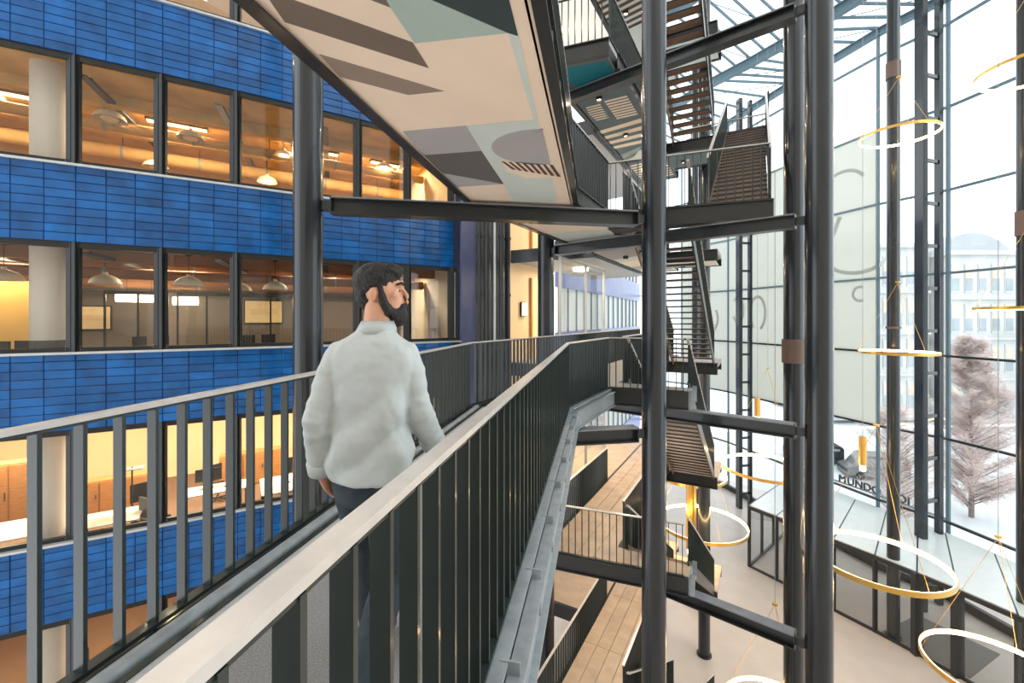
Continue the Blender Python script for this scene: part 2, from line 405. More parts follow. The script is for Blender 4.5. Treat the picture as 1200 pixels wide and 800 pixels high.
def dome_lamp(s, n, z, r, label, zc, lit, grp):
    x, y, _ = RP(s, n)
    t = thing('pendant_lamp', (x, y, z), label, 'lamp', grp)
    prof = [(r, 0), (r * .97, r * .12), (r * .86, r * .34), (r * .62, r * .55), (r * .32, r * .68), (.05, r * .74), (.05, r * .9)]
    MB().lathe(prof, (x, y, z), 24).build('shade', shade_mat, t, True)
    MB().lathe([(.001, -.01), (r * .5, -.01), (r * .55, .03), (r * .3, .10)], (x, y, z), 20).build('bulb', lamp_glow if lit else shade_mat, t, True)
    MB().tube((x, y, z + r * .9), (x, y, zc), .008, 6).build('cord', dark_mat, t)
    MB().tube((x, y, zc - .04), (x, y, zc), .06, 12).build('canopy', dark_mat, t)
for j, (s, n, z, r, lit, w_) in enumerate([(1.21, 2.5, 6.95, .36, 0, 'behind the second window'), (2.96, 2.6, 6.85, .34, 0, 'behind the third window'), (1.9, 4.6, 6.4, .34, 0, 'deep behind the second window'),
                                       (5.4, 2.9, 6.9, .30, 1, 'left of the pair by the near column'), (5.0, 4.6, 6.45, .32, 1, 'lower one by the near column'), (8.6, 2.6, 7.0, .30, 1, 'in the last windows under the painted soffit')]):
    dome_lamp(s, n, z, r, 'cream dome pendant lamp upstairs, ' + w_, S + 3.36, lit, 'dome pendants upstairs')
for j, (s, n, z, r, w_) in enumerate([(-.55, 1.9, 2.5, .36, 'cut by the left edge'), (1.16, 2.3, 2.52, .34, 'left of the bright tube'), (2.98, 1.8, 2.5, .36, 'in the third window'),
                                      (5.1, 1.9, 2.48, .34, 'beside the near column'), (4.2, 3.3, 2.5, .32, 'behind the one beside the near column')]):
    dome_lamp(s, n, z, r, 'cream dome pendant lamp on the footbridge level, ' + w_, 3.36, 0, 'dome pendants on the bridge level')
for k in (-2, 0, 1):
    for j, (n_, zz, rr) in enumerate(((3.0, 2.86, .15), (5.2, 2.80, .22))):
        t = thing('air_duct', RP(3, n_, k * S + zz), f'{"slim" if j == 0 else "wide"} round air duct under the office ceiling {LVN[k]}', 'duct', 'office air ducts')
        MB().tube(RP(-4.1, n_, k * S + zz), RP(10.2, n_, k * S + zz), rr, 18).build('duct', amber_ceiling if k else brown_ceiling, t, True)
        for i in range(7):
            s_ = -3 + i * 2; MB().tube(RP(s_ - .03, n_, k * S + zz), RP(s_ + .03, n_, k * S + zz), rr + .015, 18).build('joint_ring', galv, t)
            MB().tube(RP(s_, n_, k * S + zz + rr), RP(s_, n_, k * S + 3.36), .01, 6).build('hanger', dark_mat, t)
    for i in range(5):
        s_ = -1.5 + i * 2.6
        t = thing('cable_tray', RP(s_, 3, k * S + 3.1), f'narrow cable tray crossing the office ceiling {LVN[k]}, {ORD[i]} from the left', 'cable tray', 'office cable trays')
        MB().bar(RP(s_, .6, k * S + 3.12), RP(s_ + .9, ROOM_N - .7, k * S + 3.12), .16, .04).build('tray', dark_mat if i % 2 else galv, t)
        MB().tube(RP(s_ + .1, .8, k * S + 3.16), RP(s_ + .95, ROOM_N - .8, k * S + 3.16), .03, 6).build('cable', dark_mat, t)
# glowing tube lamps on the bridge level
for j, (s, n, z, l) in enumerate(((1.5, 4.6, 2.25, 1.1), (2.6, 5.4, 2.2, .7))):
    t = thing('tube_lamp', RP(s, n, z), ('large' if j == 0 else 'small') + ' glowing white tube lamp hanging in the office', 'lamp')
    MB().tube(RP(s - l / 2, n, z), RP(s + l / 2, n, z), .14, 16).build('diffuser', lamp_glow, t, True)
    for e in (-.3, .3): MB().tube(RP(s + e, n, z + .13), RP(s + e, n, 3.36), .006, 6).build('cord', dark_mat, t)
def picture(s, n, z, wd, ht, label, inner):
    t = thing('framed_picture', RP(s, n, z), label, 'picture')
    m = MB(); rbox(m, s - wd / 2, s + wd / 2, n - .05, n, z - ht / 2, z + ht / 2); m.build('frame', dark_mat, t)
    m = MB(); rbox(m, s - wd / 2 + .04, s + wd / 2 - .04, n - .06, n - .05, z - ht / 2 + .04, z + ht / 2 - .04); m.build('paper', inner, t)
    m = MB(); rbox(m, s - wd / 3, s + wd / 3, n - .064, n - .06, z - ht / 8, z + ht / 8); m.build('drawing', cream_wall, t)
picture(4.95, ROOM_N - .62, 1.85, 1.3, .9, 'large framed cream drawing on the grey office wall', paper)
picture(.15, ROOM_N - .62, 1.62, .9, .8, 'framed yellowish picture beside the glazed partition', paper)
picture(6.5, ROOM_N - .62, 1.85, .8, .5, 'small reddish framed picture next to the large cream drawing', M('picture_red', rgb(214, 150, 140), .7))
m = MB(); rbox(m, -4.2, 10.3, ROOM_N - .6, ROOM_N - .5, 0, 2.5); tag(m.build('wall_partition', M('grey_partition', rgb(116, 108, 102), .8, 0, .04, 2)), 'grey partition wall at the back of the bridge level office', kind='structure')
# glazed screens with dark rails in the bridge level office
for j, (sa, sb, n) in enumerate(((-1.2, .3, 3.9), (.8, 2.3, 3.9), (2.5, 4.0, 3.9), (4.2, 5.9, 3.9))):
    t = thing('glass_screen', RP(sa, n, 0), f'dark railed glass office screen, {ORD[j]} from the left', 'partition', 'office glass screens')
    m = MB(); rbox(m, sa, sb, n, n + .06, 2.32, 2.42); m.build('top_rail', frame_dark, t)
    for e in (sa, (sa + sb) / 2, sb - .05):
        m = MB(); rbox(m, e, e + .05, n, n + .06, 0, 2.32); m.build('post', frame_dark, t)
    m = MB(); rbox(m, sa + .05, sb - .05, n + .02, n + .035, 0.02, 2.32); m.build('pane', wpane, t)
m = MB(); rbox(m, -3.6, -.1, 3.6, 3.7, 0, 2.6); tag(m.build('wall_yellow', M('yellow_paint', rgb(240, 196, 110), .7, 0, .03, 2)), 'yellow partition behind the leftmost bridge level window', kind='structure')
def office_chair(s, n, zb, rz, label, grp):
    x, y, _ = RP(s, n); o = thing('office_chair', (x, y, zb), label, 'chair', grp)
    c, sn = math.cos(rz), math.sin(rz)
    def L(a, b, z): return (x + a * c - b * sn, y + a * sn + b * c, zb + z)
    MB().box(x, y, zb + .46, .48, .46, .07, rz).build('seat', dark_mat, o)
    p = L(0, .24, .82); MB().box(p[0], p[1], p[2], .44, .05, .50, rz).build('backrest', dark_mat, o)
    MB().tube((x, y, zb + .08), (x, y, zb + .44), .03, 10).build('pedestal', galv, o)
    p = L(0, .25, .5); q = L(0, .1, .45); MB().bar(p, q, .06, .03).build('back_bracket', dark_mat, o)
    for i in range(5):
        a = rz + i * 2 * math.pi / 5
        MB().bar((x, y, zb + .09), (x + .28 * math.cos(a), y + .28 * math.sin(a), zb + .06), .04, .03).build('leg', dark_mat, o)
CH = ['leftmost of two by the yellow wall', 'right one of two by the yellow wall', 'left of the middle pair', 'right of the middle pair', 'left of the pair by the drawing', 'right of the pair by the drawing', 'behind the lectern stand', 'in front of the lectern stand', 'behind the monitor desk', 'near the steel column', 'at the round table']
for j, (s, n, k, r_) in enumerate([(-.42, 1.9, 0, 2.6), (-.05, 2.0, 0, 2.6), (1.9, 3.2, 0, 1.0), (2.5, 3.3, 0, 1.3), (4.6, 3.0, 0, .8), (5.1, 3.1, 0, .5),
                                   (1.9, 2.5, -1, .4), (2.3, 1.5, -1, 2.2), (3.6, 3.3, -1, .5), (5.6, 2.8, -1, .2), (.9, 2.3, -2, 1.2)]):
    office_chair(s, n, k * S, RZ0 + r_, f'dark swivel office chair {LVN[k]}, {CH[j]}', f'office chairs {LVN[k]}')
def desk(s, n, zb, wd, dp, label, grp):
    o = thing('office_desk', RP(s, n, zb), label, 'desk', grp)
    m = MB(); rbox(m, s - wd / 2, s + wd / 2, n - dp / 2, n + dp / 2, zb + .71, zb + .74); m.build('desk_top', desk_white, o)
    for a in (-1, 1):
        for b in (-1, 1):
            m = MB(); x, y, _ = RP(s + a * (wd / 2 - .06), n + b * (dp / 2 - .06)); m.box(x, y, zb + .355, .05, .05, .71, RZ0); m.build('leg', dark_mat, o)
    m = MB(); rbox(m, s + .2, s + .28, n - .05, n + .05, zb + .74, zb + .755); m.build('cable_outlet', dark_mat, o)
desk(-.2, 1.7, -S, 1.7, 1.3, 'white office desk behind the leftmost window one floor below', 'white desks downstairs')
desk(1.45, 1.35, -S, 1.2, 1.0, 'white office desk beside the round column one floor below', 'white desks downstairs')
desk(3.6, 2.2, -S, 1.6, .8, 'white office desk carrying a black monitor one floor below', 'white desks downstairs')
desk(5.2, 1.6, -S, 1.0, 1.5, 'narrow white office desk near the steel column one floor below', 'white desks downstairs')
for s, n, lbl in ((3.4, 2.4, 'black computer monitor on the white desk below'),):
    t = thing('computer_monitor', RP(s, n, -S + .74), lbl, 'monitor')
    m = MB(); rbox(m, s - .32, s + .32, n, n + .04, -S + .92, -S + 1.28); m.build('screen', dark_mat, t)
    m = MB(); rbox(m, s - .03, s + .03, n + .02, n + .06, -S + .75, -S + 1.0); m.build('stand', galv, t)
    m = MB(); rbox(m, s - .12, s + .12, n - .08, n + .10, -S + .74, -S + .755); m.build('foot', galv, t)
# music-stand like easel and wooden cabinets downstairs
t = thing('lectern_stand', RP(1.75, 2.0, -S), 'thin metal lectern stand one floor below', 'stand')
MB().tube(RP(1.75, 2.0, -S), RP(1.75, 2.0, -S + 1.75), .02, 8).build('pole', dark_mat, t)
x, y, _ = RP(1.75, 2.0); m = MB(); m.bar(RP(1.5, 1.95, -S + 1.72), RP(2.0, 1.95, -S + 1.72), .34, .02); m.build('tray', galv, t)
for i in range(3):
    a = i * 2.1; MB().bar((x, y, -S + .25), (x + .3 * math.cos(a), y + .3 * math.sin(a), -S + .01), .02, .02).build('leg', dark_mat, t)
for j, (s, n, wd, ht) in enumerate(((1.0, 3.8, 1.6, 1.0), (4.6, 4.2, 2.0, 1.1), (-1.2, 3.4, 1.6, 1.9))):
    t = thing('wooden_cabinet', RP(s, n, -S), ['low slatted wooden cabinet behind the second window', 'low wooden cabinet behind the desks by the steel column', 'tall wooden cabinet behind the leftmost window'][j] + ' one floor below', 'cabinet')
    m = MB(); rbox(m, s - wd / 2, s + wd / 2, n, n + .45, -S, -S + ht); m.build('body', wood_warm, t)
    for i in range(3):
        m = MB(); rbox(m, s - wd / 2 + .02 + i * wd / 3, s - wd / 2 - .02 + (i + 1) * wd / 3, n - .02, n, -S + .06, -S + ht - .04); dd = m.build('door', wood_warm, t)
        m = MB(); rbox(m, s - wd / 2 + (i + .85) * wd / 3, s - wd / 2 + (i + .88) * wd / 3, n - .04, n - .02, -S + ht * .5, -S + ht * .62); m.build('handle', dark_mat, dd)
t = thing('lounge_table', RP(1.6, 2.0, -2 * S), 'round wooden table two floors below', 'table')
x, y, _ = RP(1.6, 2.0); MB().lathe([(.001, .70), (.62, .70), (.64, .72), (.62, .745), (.001, .745)], (x, y, -2 * S), 28).build('table_top', wood_warm, t, True)
MB().tube((x, y, -2 * S + .03), (x, y, -2 * S + .70), .05, 12).build('stem', dark_mat, t)
MB().lathe([(.001, 0), (.3, 0), (.28, .03), (.001, .035)], (x, y, -2 * S), 20).build('base', dark_mat, t, True)

# ------------------------------------------------------------------ end of the office front, riser pipes, lobby
fe = F(S_END)
p0, p1, p2 = (fe[0], fe[1]), (fe[0] + .42, fe[1] + .75), P2(13.9, 8.0)
m = MB(); m.sweep([z3(p0, GZ), z3(p1, GZ)], .12, 30); tag(m.build('wall_return', blue_panel), 'blue grey cladding panel at the end of the tiled front', kind='structure')
m = MB(); m.sweep([z3(p1, GZ), z3(p2, GZ)], .12, 30); tag(m.build('wall_recess', steel), 'dark recess wall behind the riser pipes', kind='structure')
pipe_x = [(562, 13.6, .055), (571, 13.7, .085), (577.5, 13.9, .05), (588, 14.3, .075), (595.5, 14.4, .07)]
for j, (px, y, r) in enumerate(((-1.02, 13.70, .06), (-.78, 13.75, .10), (-.33, 13.90, .08), (-.14, 14.2, .085))):
    t = thing('riser_pipe', (px, y, GZ), f'dark vertical riser pipe beside the lobby, {ORD[j]} from the tiled wall', 'pipe', 'riser pipes')
    MB().tube((px, y, GZ), (px, y, 16), r, 14).build('pipe', steel, t, True)
    for z in (-9, -6.2, -3.4, -1.2, .6, 2.35, 4.2, 6.4):
        m = MB(); m.tube((px, y, z - .04), (px, y, z + .04), r + .025, 14); m.bar((px, y, z), (px - .05, y + .7, z), .05, .05); m.build('bracket', steel, t)
t = thing('riser_pipe', (-.50, 12.6, GZ), 'thin pale downpipe in front of the dark riser pipes', 'pipe')
MB().tube((-.50, 12.6, GZ), (-.50, 12.6, 14), .032, 12).build('pipe', sill_metal, t, True)
for z in (-8, -3, 2.0, 6.0): MB().tube((-.50, 12.6, z), (-.5, 13.8, z), .018, 8).build('bracket', steel, t)
# lobby wall and floors
lobby_warm = M('lobby_warm_wall', rgb(240, 208, 164), .5, 0, .04, 1.5)
m = MB(); m.sweep([z3(P2(13.8, 8.0), GZ), z3(P2(17.0, 8.0), GZ)], .2, 30); tag(m.build('wall_lobby', lobby_warm), 'warm cream lobby wall beyond the riser pipes', kind='structure')
for k in (-2, -1, 0, 1, 2):
    m = MB(); m.prism([P2(13.9, LL + .02), P2(21.8, LL + .02), P2(22.4, 7.9), P2(13.9, 7.9)], k * S - .42, k * S)
    tag(m.build('floor', plank if k < 0 else deck_strip), f'lobby floor {LVN[k]}', kind='structure')
    m = MB()
    for ta, tb in ((14.0, 21.8),): m.bar(z3(P2(ta, LL + .1), k * S - .25), z3(P2(tb, LL + .1), k * S - .25), .10, .42)
    m.bar(z3(P2(13.86, LL), k * S - .25), z3(P2(13.86, 7.9), k * S - .25), .10, .46)
    tag(m.build('trim_3', steel), f'grey floor edge of the lobby {LVN[k]}', kind='structure')
    if k in (0, 1, -1):
        t = thing('wall_light', z3(P2(14.7, 7.86), k * S + 1.9), f'square glowing wall light in the lobby {LVN[k]}', 'light', 'lobby wall lights')
        a = P2(14.5, 7.84); b = P2(14.9, 7.84)
        MB().bar(z3(a, k * S + 1.95), z3(b, k * S + 1.95), .08, .55).build('housing', dark_mat, t)
        a = P2(14.53, 7.79); b = P2(14.87, 7.79); MB().bar(z3(a, k * S + 1.95), z3(b, k * S + 1.95), .03, .48).build('diffuser', lamp_glow, t)
        t2 = thing('ceiling_light', z3(P2(17, 6.4), k * S + 3.6), f'round lobby ceiling light {LVN[k]}', 'light', 'lobby ceiling lights')
        x, y = P2(17, 6.4); MB().lathe([(.001, -.02), (.30, -.02), (.32, .08), (.001, .08)], (x, y, k * S + 3.58), 20).build('diffuser', lamp_glow, t2, True)
        ld = bpy.data.lights.new('lobby_lamp', 'AREA'); ld.shape = 'DISK'; ld.size = .8; ld.color = (1, .76, .46); ld.energy = 160
        lo = bpy.data.objects.new('lamp', ld); C.objects.link(lo); lo.parent = t2; lo.location = (0, 0, -.1)
        for j, tt in enumerate((15.3, 16.5)):
            m = MB(); m.bar(z3(P2(tt, 7.86), k * S + 1.6), z3(P2(tt + .12, 7.86), k * S + 1.6), .1, 3.2); m.build('trim_4', wood_warm)['kind'] = 'structure'
# glazed lobby screen between walkway and lobby
LG = 5.6
for k in (0, -1, 1):
    W = thing(f'window_{60 + k}', z3(P2(12.9, LG), k * S), f'tall glazed lobby screen with slim metal posts {LVN[k]}', kind='structure')
    tt = [13.0, 15.4, 17.6]
    for a in tt: MB().bar(z3(P2(a, LG), k * S), z3(P2(a, LG), k * S + 3.6), .09, .06).build('post', sill_metal, W)
    for a, b in zip(tt, tt[1:]):
        MB().bar(z3(P2(a, LG), k * S + 3.58), z3(P2(b, LG), k * S + 3.58), .05, .06).build('head_rail', sill_metal, W)
        MB().bar(z3(P2(a + .04, LG), k * S + 1.8), z3(P2(b - .04, LG), k * S + 1.8), .012, 3.5).build('pane', wpane, W)
    m = MB(); m.bar(z3(P2(12.9, LG), k * S - .2), z3(P2(14, LG), k * S - .2), .3, .4); m.build('base', steel, W)

# far wing of the blue building
fa, fb = Vector((2.4, 23.0)), Vector((12.5, 43.0)); fd = (fb - fa).normalized(); fl = (fb - fa).length
def FW(s, n=0): v = fa + fd * s + Vector((fd.y, -fd.x)) * n; return (v.x, v.y)
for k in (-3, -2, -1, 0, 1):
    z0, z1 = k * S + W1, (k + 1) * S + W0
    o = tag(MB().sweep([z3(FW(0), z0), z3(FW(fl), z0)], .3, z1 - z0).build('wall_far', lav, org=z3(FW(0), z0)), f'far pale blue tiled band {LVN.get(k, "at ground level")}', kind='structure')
    W = thing(f'window_{70 + k}', z3(FW(0), k * S), f'far row of office glazing coloured white for reflected sky {LVN.get(k, "at ground level")}', kind='structure')
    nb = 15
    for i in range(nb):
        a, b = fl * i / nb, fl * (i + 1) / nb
        MB().bar(z3(FW(a + .05), k * S + (W0 + W1) / 2), z3(FW(b - .05), k * S + (W0 + W1) / 2), .05, W1 - W0).build('pane', sky_white, W)
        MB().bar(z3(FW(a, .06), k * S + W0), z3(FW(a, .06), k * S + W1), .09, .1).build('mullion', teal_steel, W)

# ------------------------------------------------------------------ glass curtain wall
WP = [(21.0, 2.0), (21.8, 8.0), (22.2, 13.5), (22.05, 17.8), (21.55, 21.5), (20.35, 24.2), (19.4, 28.0), (18.85, 29.9), (17.6, 35.4), (15.6, 40.0), (12.5, 44.0)]
ZL = [GZ, -8.46, -4.36, -0.26, 3.84, 7.94, 12.04, 16.14, 17.7]
EAVE = 17.7
wall = thing('wall_right', (21.5, 21.5, GZ), 'tall curved glass curtain wall with dark steel grid', kind='structure')
banner_parts = {}
for i, (a, b) in enumerate(zip(WP, WP[1:])):
    MB().bar(z3(a, GZ), z3(a, EAVE), .10, .16).build('mullion', teal_steel, wall)
    for j, (z0, z1) in enumerate(zip(ZL, ZL[1:])):
        bn = i in (5, 6, 7, 8) and 2 <= j <= 5
        banner_parts[(i, j)] = MB().bar(z3(a, (z0 + z1) / 2), z3(b, (z0 + z1) / 2), .03, z1 - z0 - .06).build('banner_pane' if bn else 'pane', bpane if bn else cpane, wall)
        MB().bar(z3(a, z1), z3(b, z1), .14, .11).build('transom', teal_steel if z1 > 0 else steel, wall)
    MB().bar(z3(a, GZ + .2), z3(b, GZ + .2), .22, .4).build('plinth', steel, wall)
# faint script lettering printed on the banner panes: loops and strokes
def stroke(pts, i, j, wdt):
    a, b = WP[i], WP[i + 1]; z0, z1 = ZL[j], ZL[j + 1]
    d = Vector((b[0] - a[0], b[1] - a[1])).normalized(); n = Vector((-d.y, d.x))
    if n.dot(Vector(a)) > 0: n = -n
    m = MB(); ps = []
    for (s, h) in pts:
        v = Vector(a).lerp(Vector(b), s) + n * .022
        ps.append(Vector((v.x, v.y, z0 + (z1 - z0) * h)))
    for p, q in zip(ps, ps[1:]):
        m.bar(p, q, .008, wdt)
    return m.build('printed_stroke', banner_ink, banner_parts[(i, j)])
def arc(cx, cy, rx, ry, a0, a1, n=16): return [(cx + rx * math.cos(R(a0 + (a1 - a0) * i / n)), cy + ry * math.sin(R(a0 + (a1 - a0) * i / n))) for i in range(n + 1)]
stroke(arc(.45, .55, .13, .30, -60, 250), 7, 3, .22); stroke(arc(.80, .62, .10, .26, 40, 330), 7, 3, .20)
stroke(arc(.30, .5, .3, .35, 180, 320), 6, 3, .22); stroke(arc(.25, .80, .10, .10, -120, 120), 5, 3, .16)
stroke(arc(.30, .35, .45, .25, 200, 330), 5, 4, .22); stroke([(.55, .95), (.75, .5), (.80, .2)], 5, 4, .25)
stroke(arc(.5, .3, .35, .3, 30, 150), 5, 5, .2); stroke(arc(.5, .45, .3, .35, 150, 330), 8, 3, .22)

# ladder columns inside the glass
def ladder(p, d, label, z0, z1, gap, wdt):
    t = thing('ladder_column', z3(p, z0), label, 'column', 'ladder columns')
    a = Vector(p); dd = Vector(d).normalized(); b = a + dd * gap
    MB().bar(z3(a, z0), z3(a, z1), .24, wdt).build('chord', steel_col, t)
    MB().bar(z3(b, z0), z3(b, z1), .20, wdt * .6).build('chord', steel_col, t)
    z = z0 + 1
    while z < z1 - .5:
        MB().bar(z3(a, z), z3(b, z), .12, .16).build('rung', steel_col, t); z += 2.05
ladder((19.55, 20.8), (1.0, .32), 'wide ladder shaped steel column by the right hand glazing', GZ, EAVE, 1.3, .45)
ladder((16.7, 32.0), (1, .25), 'far ladder shaped steel column between the banners', GZ, EAVE, .95, .5)

# ------------------------------------------------------------------ glass roof
roof = thing('ceiling', (18, 24, EAVE), 'sloping glass atrium roof on steel beams', kind='structure')
inner = [(11.2, 5.0), (15.5, 9), (17.6, 14), (18.2, 18.0), (17.9, 22.0), (16.6, 25.4), (15.3, 28.0), (13.8, 30.6), (12.6, 33.5), (10.5, 37), (8, 40)]
inner2 = [(3, 6), (7, 9), (10.5, 13), (12.2, 17), (12.4, 20.5), (11.6, 23.6), (10.2, 26), (8.6, 28.5), (7.2, 31), (5, 34), (3, 37)]
ZI, ZI2 = 18.3, 20.6
for lst, z, h, b, nm in ((WP, EAVE, .42, .30, 'eave_beam'), (inner, ZI, .55, .4, 'roof_beam'), (inner2, ZI2, .6, .4, 'roof_beam')):
    for a, b_ in zip(lst, lst[1:]):
        MB().ibeam(z3(a, z), z3(b_, z), h, b, .05, .05).build(nm, teal_steel, roof)
for i in range(len(WP) - 1):
    for (la, za), (lb, zb) in (((WP, EAVE), (inner, ZI)), ((inner, ZI), (inner2, ZI2))):
        for f in (0.0, .33, .67):
            a = Vector(z3(Vector(la[i]).lerp(Vector(la[i + 1]), f), za + .05)); b_ = Vector(z3(Vector(lb[i]).lerp(Vector(lb[i + 1]), f), zb + .05))
            MB().bar(a, b_, .09, .14).build('purlin', teal_steel, roof)
        q = [z3(la[i], za + .14), z3(la[i + 1], za + .14), z3(lb[i + 1], zb + .14), z3(lb[i], zb + .14)]
        m = MB(); m.hexa([(x, y, z) for x, y, z in q] + [(x, y, z + .02) for x, y, z in q]); m.build('roof_pane', cpane, roof)
        MB().tube(z3(la[i], za), z3(Vector(lb[i]).lerp(Vector(lb[i + 1]), .8), zb - .1), .025, 6).build('tie_rod', teal_steel, roof)

m = MB(); m.prism([(-12, -6), (1, -6)] + inner2 + [(-4, 40), (-14, 22)], ZI2 + .2, ZI2 + .5)  # out-of-view slab, added to cut overhead light so it comes from the right
tag(m.build('ceiling', white_wall), 'unseen white roof added over the office side to block sky light', kind='structure')
m = MB(); m.prism([(-14, -6.3), (22, -6.3), (22, -6), (-14, -6)], GZ, ZI2); tag(m.build('wall_rear', white_wall), 'rear end wall of the atrium behind the camera', kind='structure')
# ------------------------------------------------------------------ round steel columns
def column(x, y, D, z0, z1, label, collars=(), mat=None):
    t = thing('steel_column', (x, y, z0), label, 'column')
    MB().tube((x, y, z0), (x, y, z1), D / 2, 40).build('shaft', mat or steel_col, t, True)
    for zc, hc in collars:
        MB().tube((x, y, zc - hc / 2), (x, y, zc + hc / 2), D / 2 + .04, 40).build('collar', collar_m, t, True)
    MB().tube((x, y, z0), (x, y, z0 + .06), D / 2 + .06, 32).build('base_plate', steel, t, True)
    return t
CL = (-3.42, 7.3); CC = (2.74, 8.4); CR = (5.85, 8.3); CB = (.97, 12.4)
column(*CL, .47, GZ, 17, 'thick round steel column left of the walking man')
column(*CC, .455, GZ, 18, 'thick round steel column at the centre, in front of the stairs')
column(*CR, .465, GZ, 18, 'thickest looking round steel column right of the stairs')
column(*CB, .47, GZ, 16, 'round steel column behind the far end of the railings')
column(7.38, 11.4, .47, GZ, 18, 'round steel column with a brown collar just behind the right one', [(.75, .62)])
column(7.95, 18.0, .46, GZ, 16, 'dark slim round column standing on the ground floor behind the stairs')
column(16.65, 19.0, .46, GZ, 18, 'slim round column with a grey collar beside the glass porch', [(12.4, .7), (1.2, .1)])
column(18.9, 16.0, .5, GZ, 18, 'round column with a brown collar at the right edge', [(5.1, .9)])
column(9.5, 22.5, .36, GZ, 16, 'far slim round column behind the lower flight')
# frame beams between the columns
def beam(p, q, z, label, trim=.23):
    a, b = Vector(p), Vector(q); d = (b - a).normalized()
    t = thing('steel_beam', z3(a, z), label, 'beam')
    a2, b2 = a + d * (trim + .16), b - d * (trim + .16)
    MB().ibeam(z3(a2, z - .012), z3(b2, z - .012), .268, .26, .025, .02).build('i_section', steel, t)
    MB().bar(z3(a2, z), z3(b2, z), .262, .022, -.011).build('top_flange', skylit_dusty, t)
    for e, sg in ((a2, -1), (b2, 1)):
        MB().bar(z3(e, z - .14), z3(e + d * .02 * sg, z - .14), .26, .28).build('end_plate', steel, t)
        MB().bar(z3(e, z - .14), z3(e + d * .18 * sg, z - .14), .10, .16).build('stub', steel, t)
for k in (0, 1):
    beam(CL, CC, k * S - .46, 'steel I beam under the footbridge, ' + ('carrying the walkway with the man' if k == 0 else 'carrying the upper painted walkway'))
for k in (-1, 0, 1, 2):
    beam(CB, CR, k * S - .46, f'long steel I beam under the stair landing {LVN[k]}')

# ------------------------------------------------------------------ railings
BAL = {}
def bal_mesh(h, a=.018, b=.07):
    key = (round(h, 3), a, b)
    if key not in BAL: BAL[key] = MB().box(0, 0, h / 2, a, b, h).mesh('baluster', steel_green)
    return BAL[key]
def railing(pts, label, grp=None, h=1.16, gap=.163, wide=.058, foot=-.02, start=.08, inner_foot=None, b=.055, cat='railing'):
    t = thing('railing', pts[0], label, cat, grp)
    MB().sweep(pts, wide, .024, h - .024).build('handrail', rail_metal, t)
    MB().sweep(pts, .046, .014, h - .0385).build('top_bar', steel_green, t)
    MB().sweep(pts, b + .012, .022, foot).build('bottom_rail', steel_green, t)
    me = bal_mesh(h - .03 - foot, .018, b)
    for p, q in zip(pts, pts[1:]):
        p, q = Vector(p), Vector(q); L = (q - p).xy.length; d = (q - p); rz = math.atan2(d.y, d.x)
        n = max(1, int(round(L / gap)))
        for i in range(n + 1):
            if i == n and q != Vector(pts[-1]): continue
            v = p.lerp(q, min(max(i / n, .01), .99)); inst('baluster', me, t, (v.x, v.y, v.z + foot), rz)
    return t
# near footbridge, left and right; the left one runs on beside the turned walkway
def near_deck(k):
    z = k * S
    t = thing('footbridge', z3(P1(3, 1.35), z), 'grey footbridge the man walks along' if k == 0 else 'upper footbridge with a painted soffit overhead', 'bridge')
    TS = -2.6
    poly = [P1(TS, .50), BEND_R, e_line(LR), P2(17.0, LR), P2(20.2, LR), P2(20.2, LL - .12), P2(6.75, LL - .3), P1(TS, 2.08)]
    MB().prism([P1(TS, .50), P1(8.0, .50), e_line(LR), e_line(LL - .3), P2(6.9, LL - .3), P1(7.7, 1.68), P1(TS, 1.68)], z - .16, z).build('deck', deck_mat, t)
    MB().prism([P1(TS, 1.68), P1(7.7, 1.68), P1(7.7, 1.74), P1(TS, 1.74)], z - .16, z + .012).build('edge_line', deck_line, t)
    MB().prism([P1(TS, 1.74), P1(7.7, 1.74), P1(7.6, 2.03), P1(TS, 2.03)], z - .16, z + .004).build('edge_strip', deck_strip, t)
    m = MB(); m.sweep([z3(P1(TS, 2.05), z), z3(P1(7.62, 2.05), z), z3(P2(9.7, LL - .28), z)], .04, .17, -.16); m.build('edge_angle', steel_green, t)
    m = MB(); m.tube(z3(P1(TS, 2.165), z - .03), z3(P1(7.7, 2.165), z - .03), .05, 14); m.build('edge_pipe', galv, t, True)
    m = MB()
    for i in range(9): m.bar(z3(P1(.9 + i * .98, 2.05), z - .05), z3(P1(.9 + i * .98, 2.32), z - .05), .03, .04)
    m.build('edge_bracket', steel_green, t)
    # channel along the right edge with stiffener plates
    pr = [P1(TS, .46), P1(8.0, .47), e_line(LR - .04)]
    m = MB(); m.sweep([z3(p, z) for p in pr], .09, .02, -.06); m.sweep([z3(p, z) for p in pr], .02, .34, -.40)
    m.build('edge_beam', galv, t)
    pr2 = [P1(TS, .375), P1(8.0, .385), e_line(LR - .12)]
    m = MB(); m.sweep([z3(p, z) for p in pr2], .085, .022, -.12); m.sweep([z3(p, z) for p in pr2], .10, .022, -.42); m.sweep([z3((p[0], p[1]), z) for p in pr2], .014, .30, -.40)
    m.build('edge_flange', galv if k == 0 else steel, t)
    st = MB().box(0, 0, -.21, .014, .10, .30).mesh('stiffener', galv)
    for i in range(11): inst('stiffener', st, t, z3(P1(-.3 + i * .78, .41), z + .025), RZ1)
    # left edge beam
    pl = [P1(TS, 2.27), P1(7.8, 2.27), P2(20, LL + .05)]
    m = MB(); m.sweep([z3(p, z) for p in pl], .12, .02, -.43); m.sweep([z3(p, z) for p in pl], .02, .36, -.42); m.sweep([z3(p, z) for p in pl], .10, .02, -.07)
    m.build('edge_beam', steel, t)
    # soffit panel
    m = MB(); m.prism([P1(TS, .43), P1(8.0, .43), e_line(LR), e_line(LL), P1(7.8, 2.22), P1(TS, 2.22)], z - .40, z - .37)
    so = m.build('soffit', peach if k == 1 else grey2, t)
    return t, so
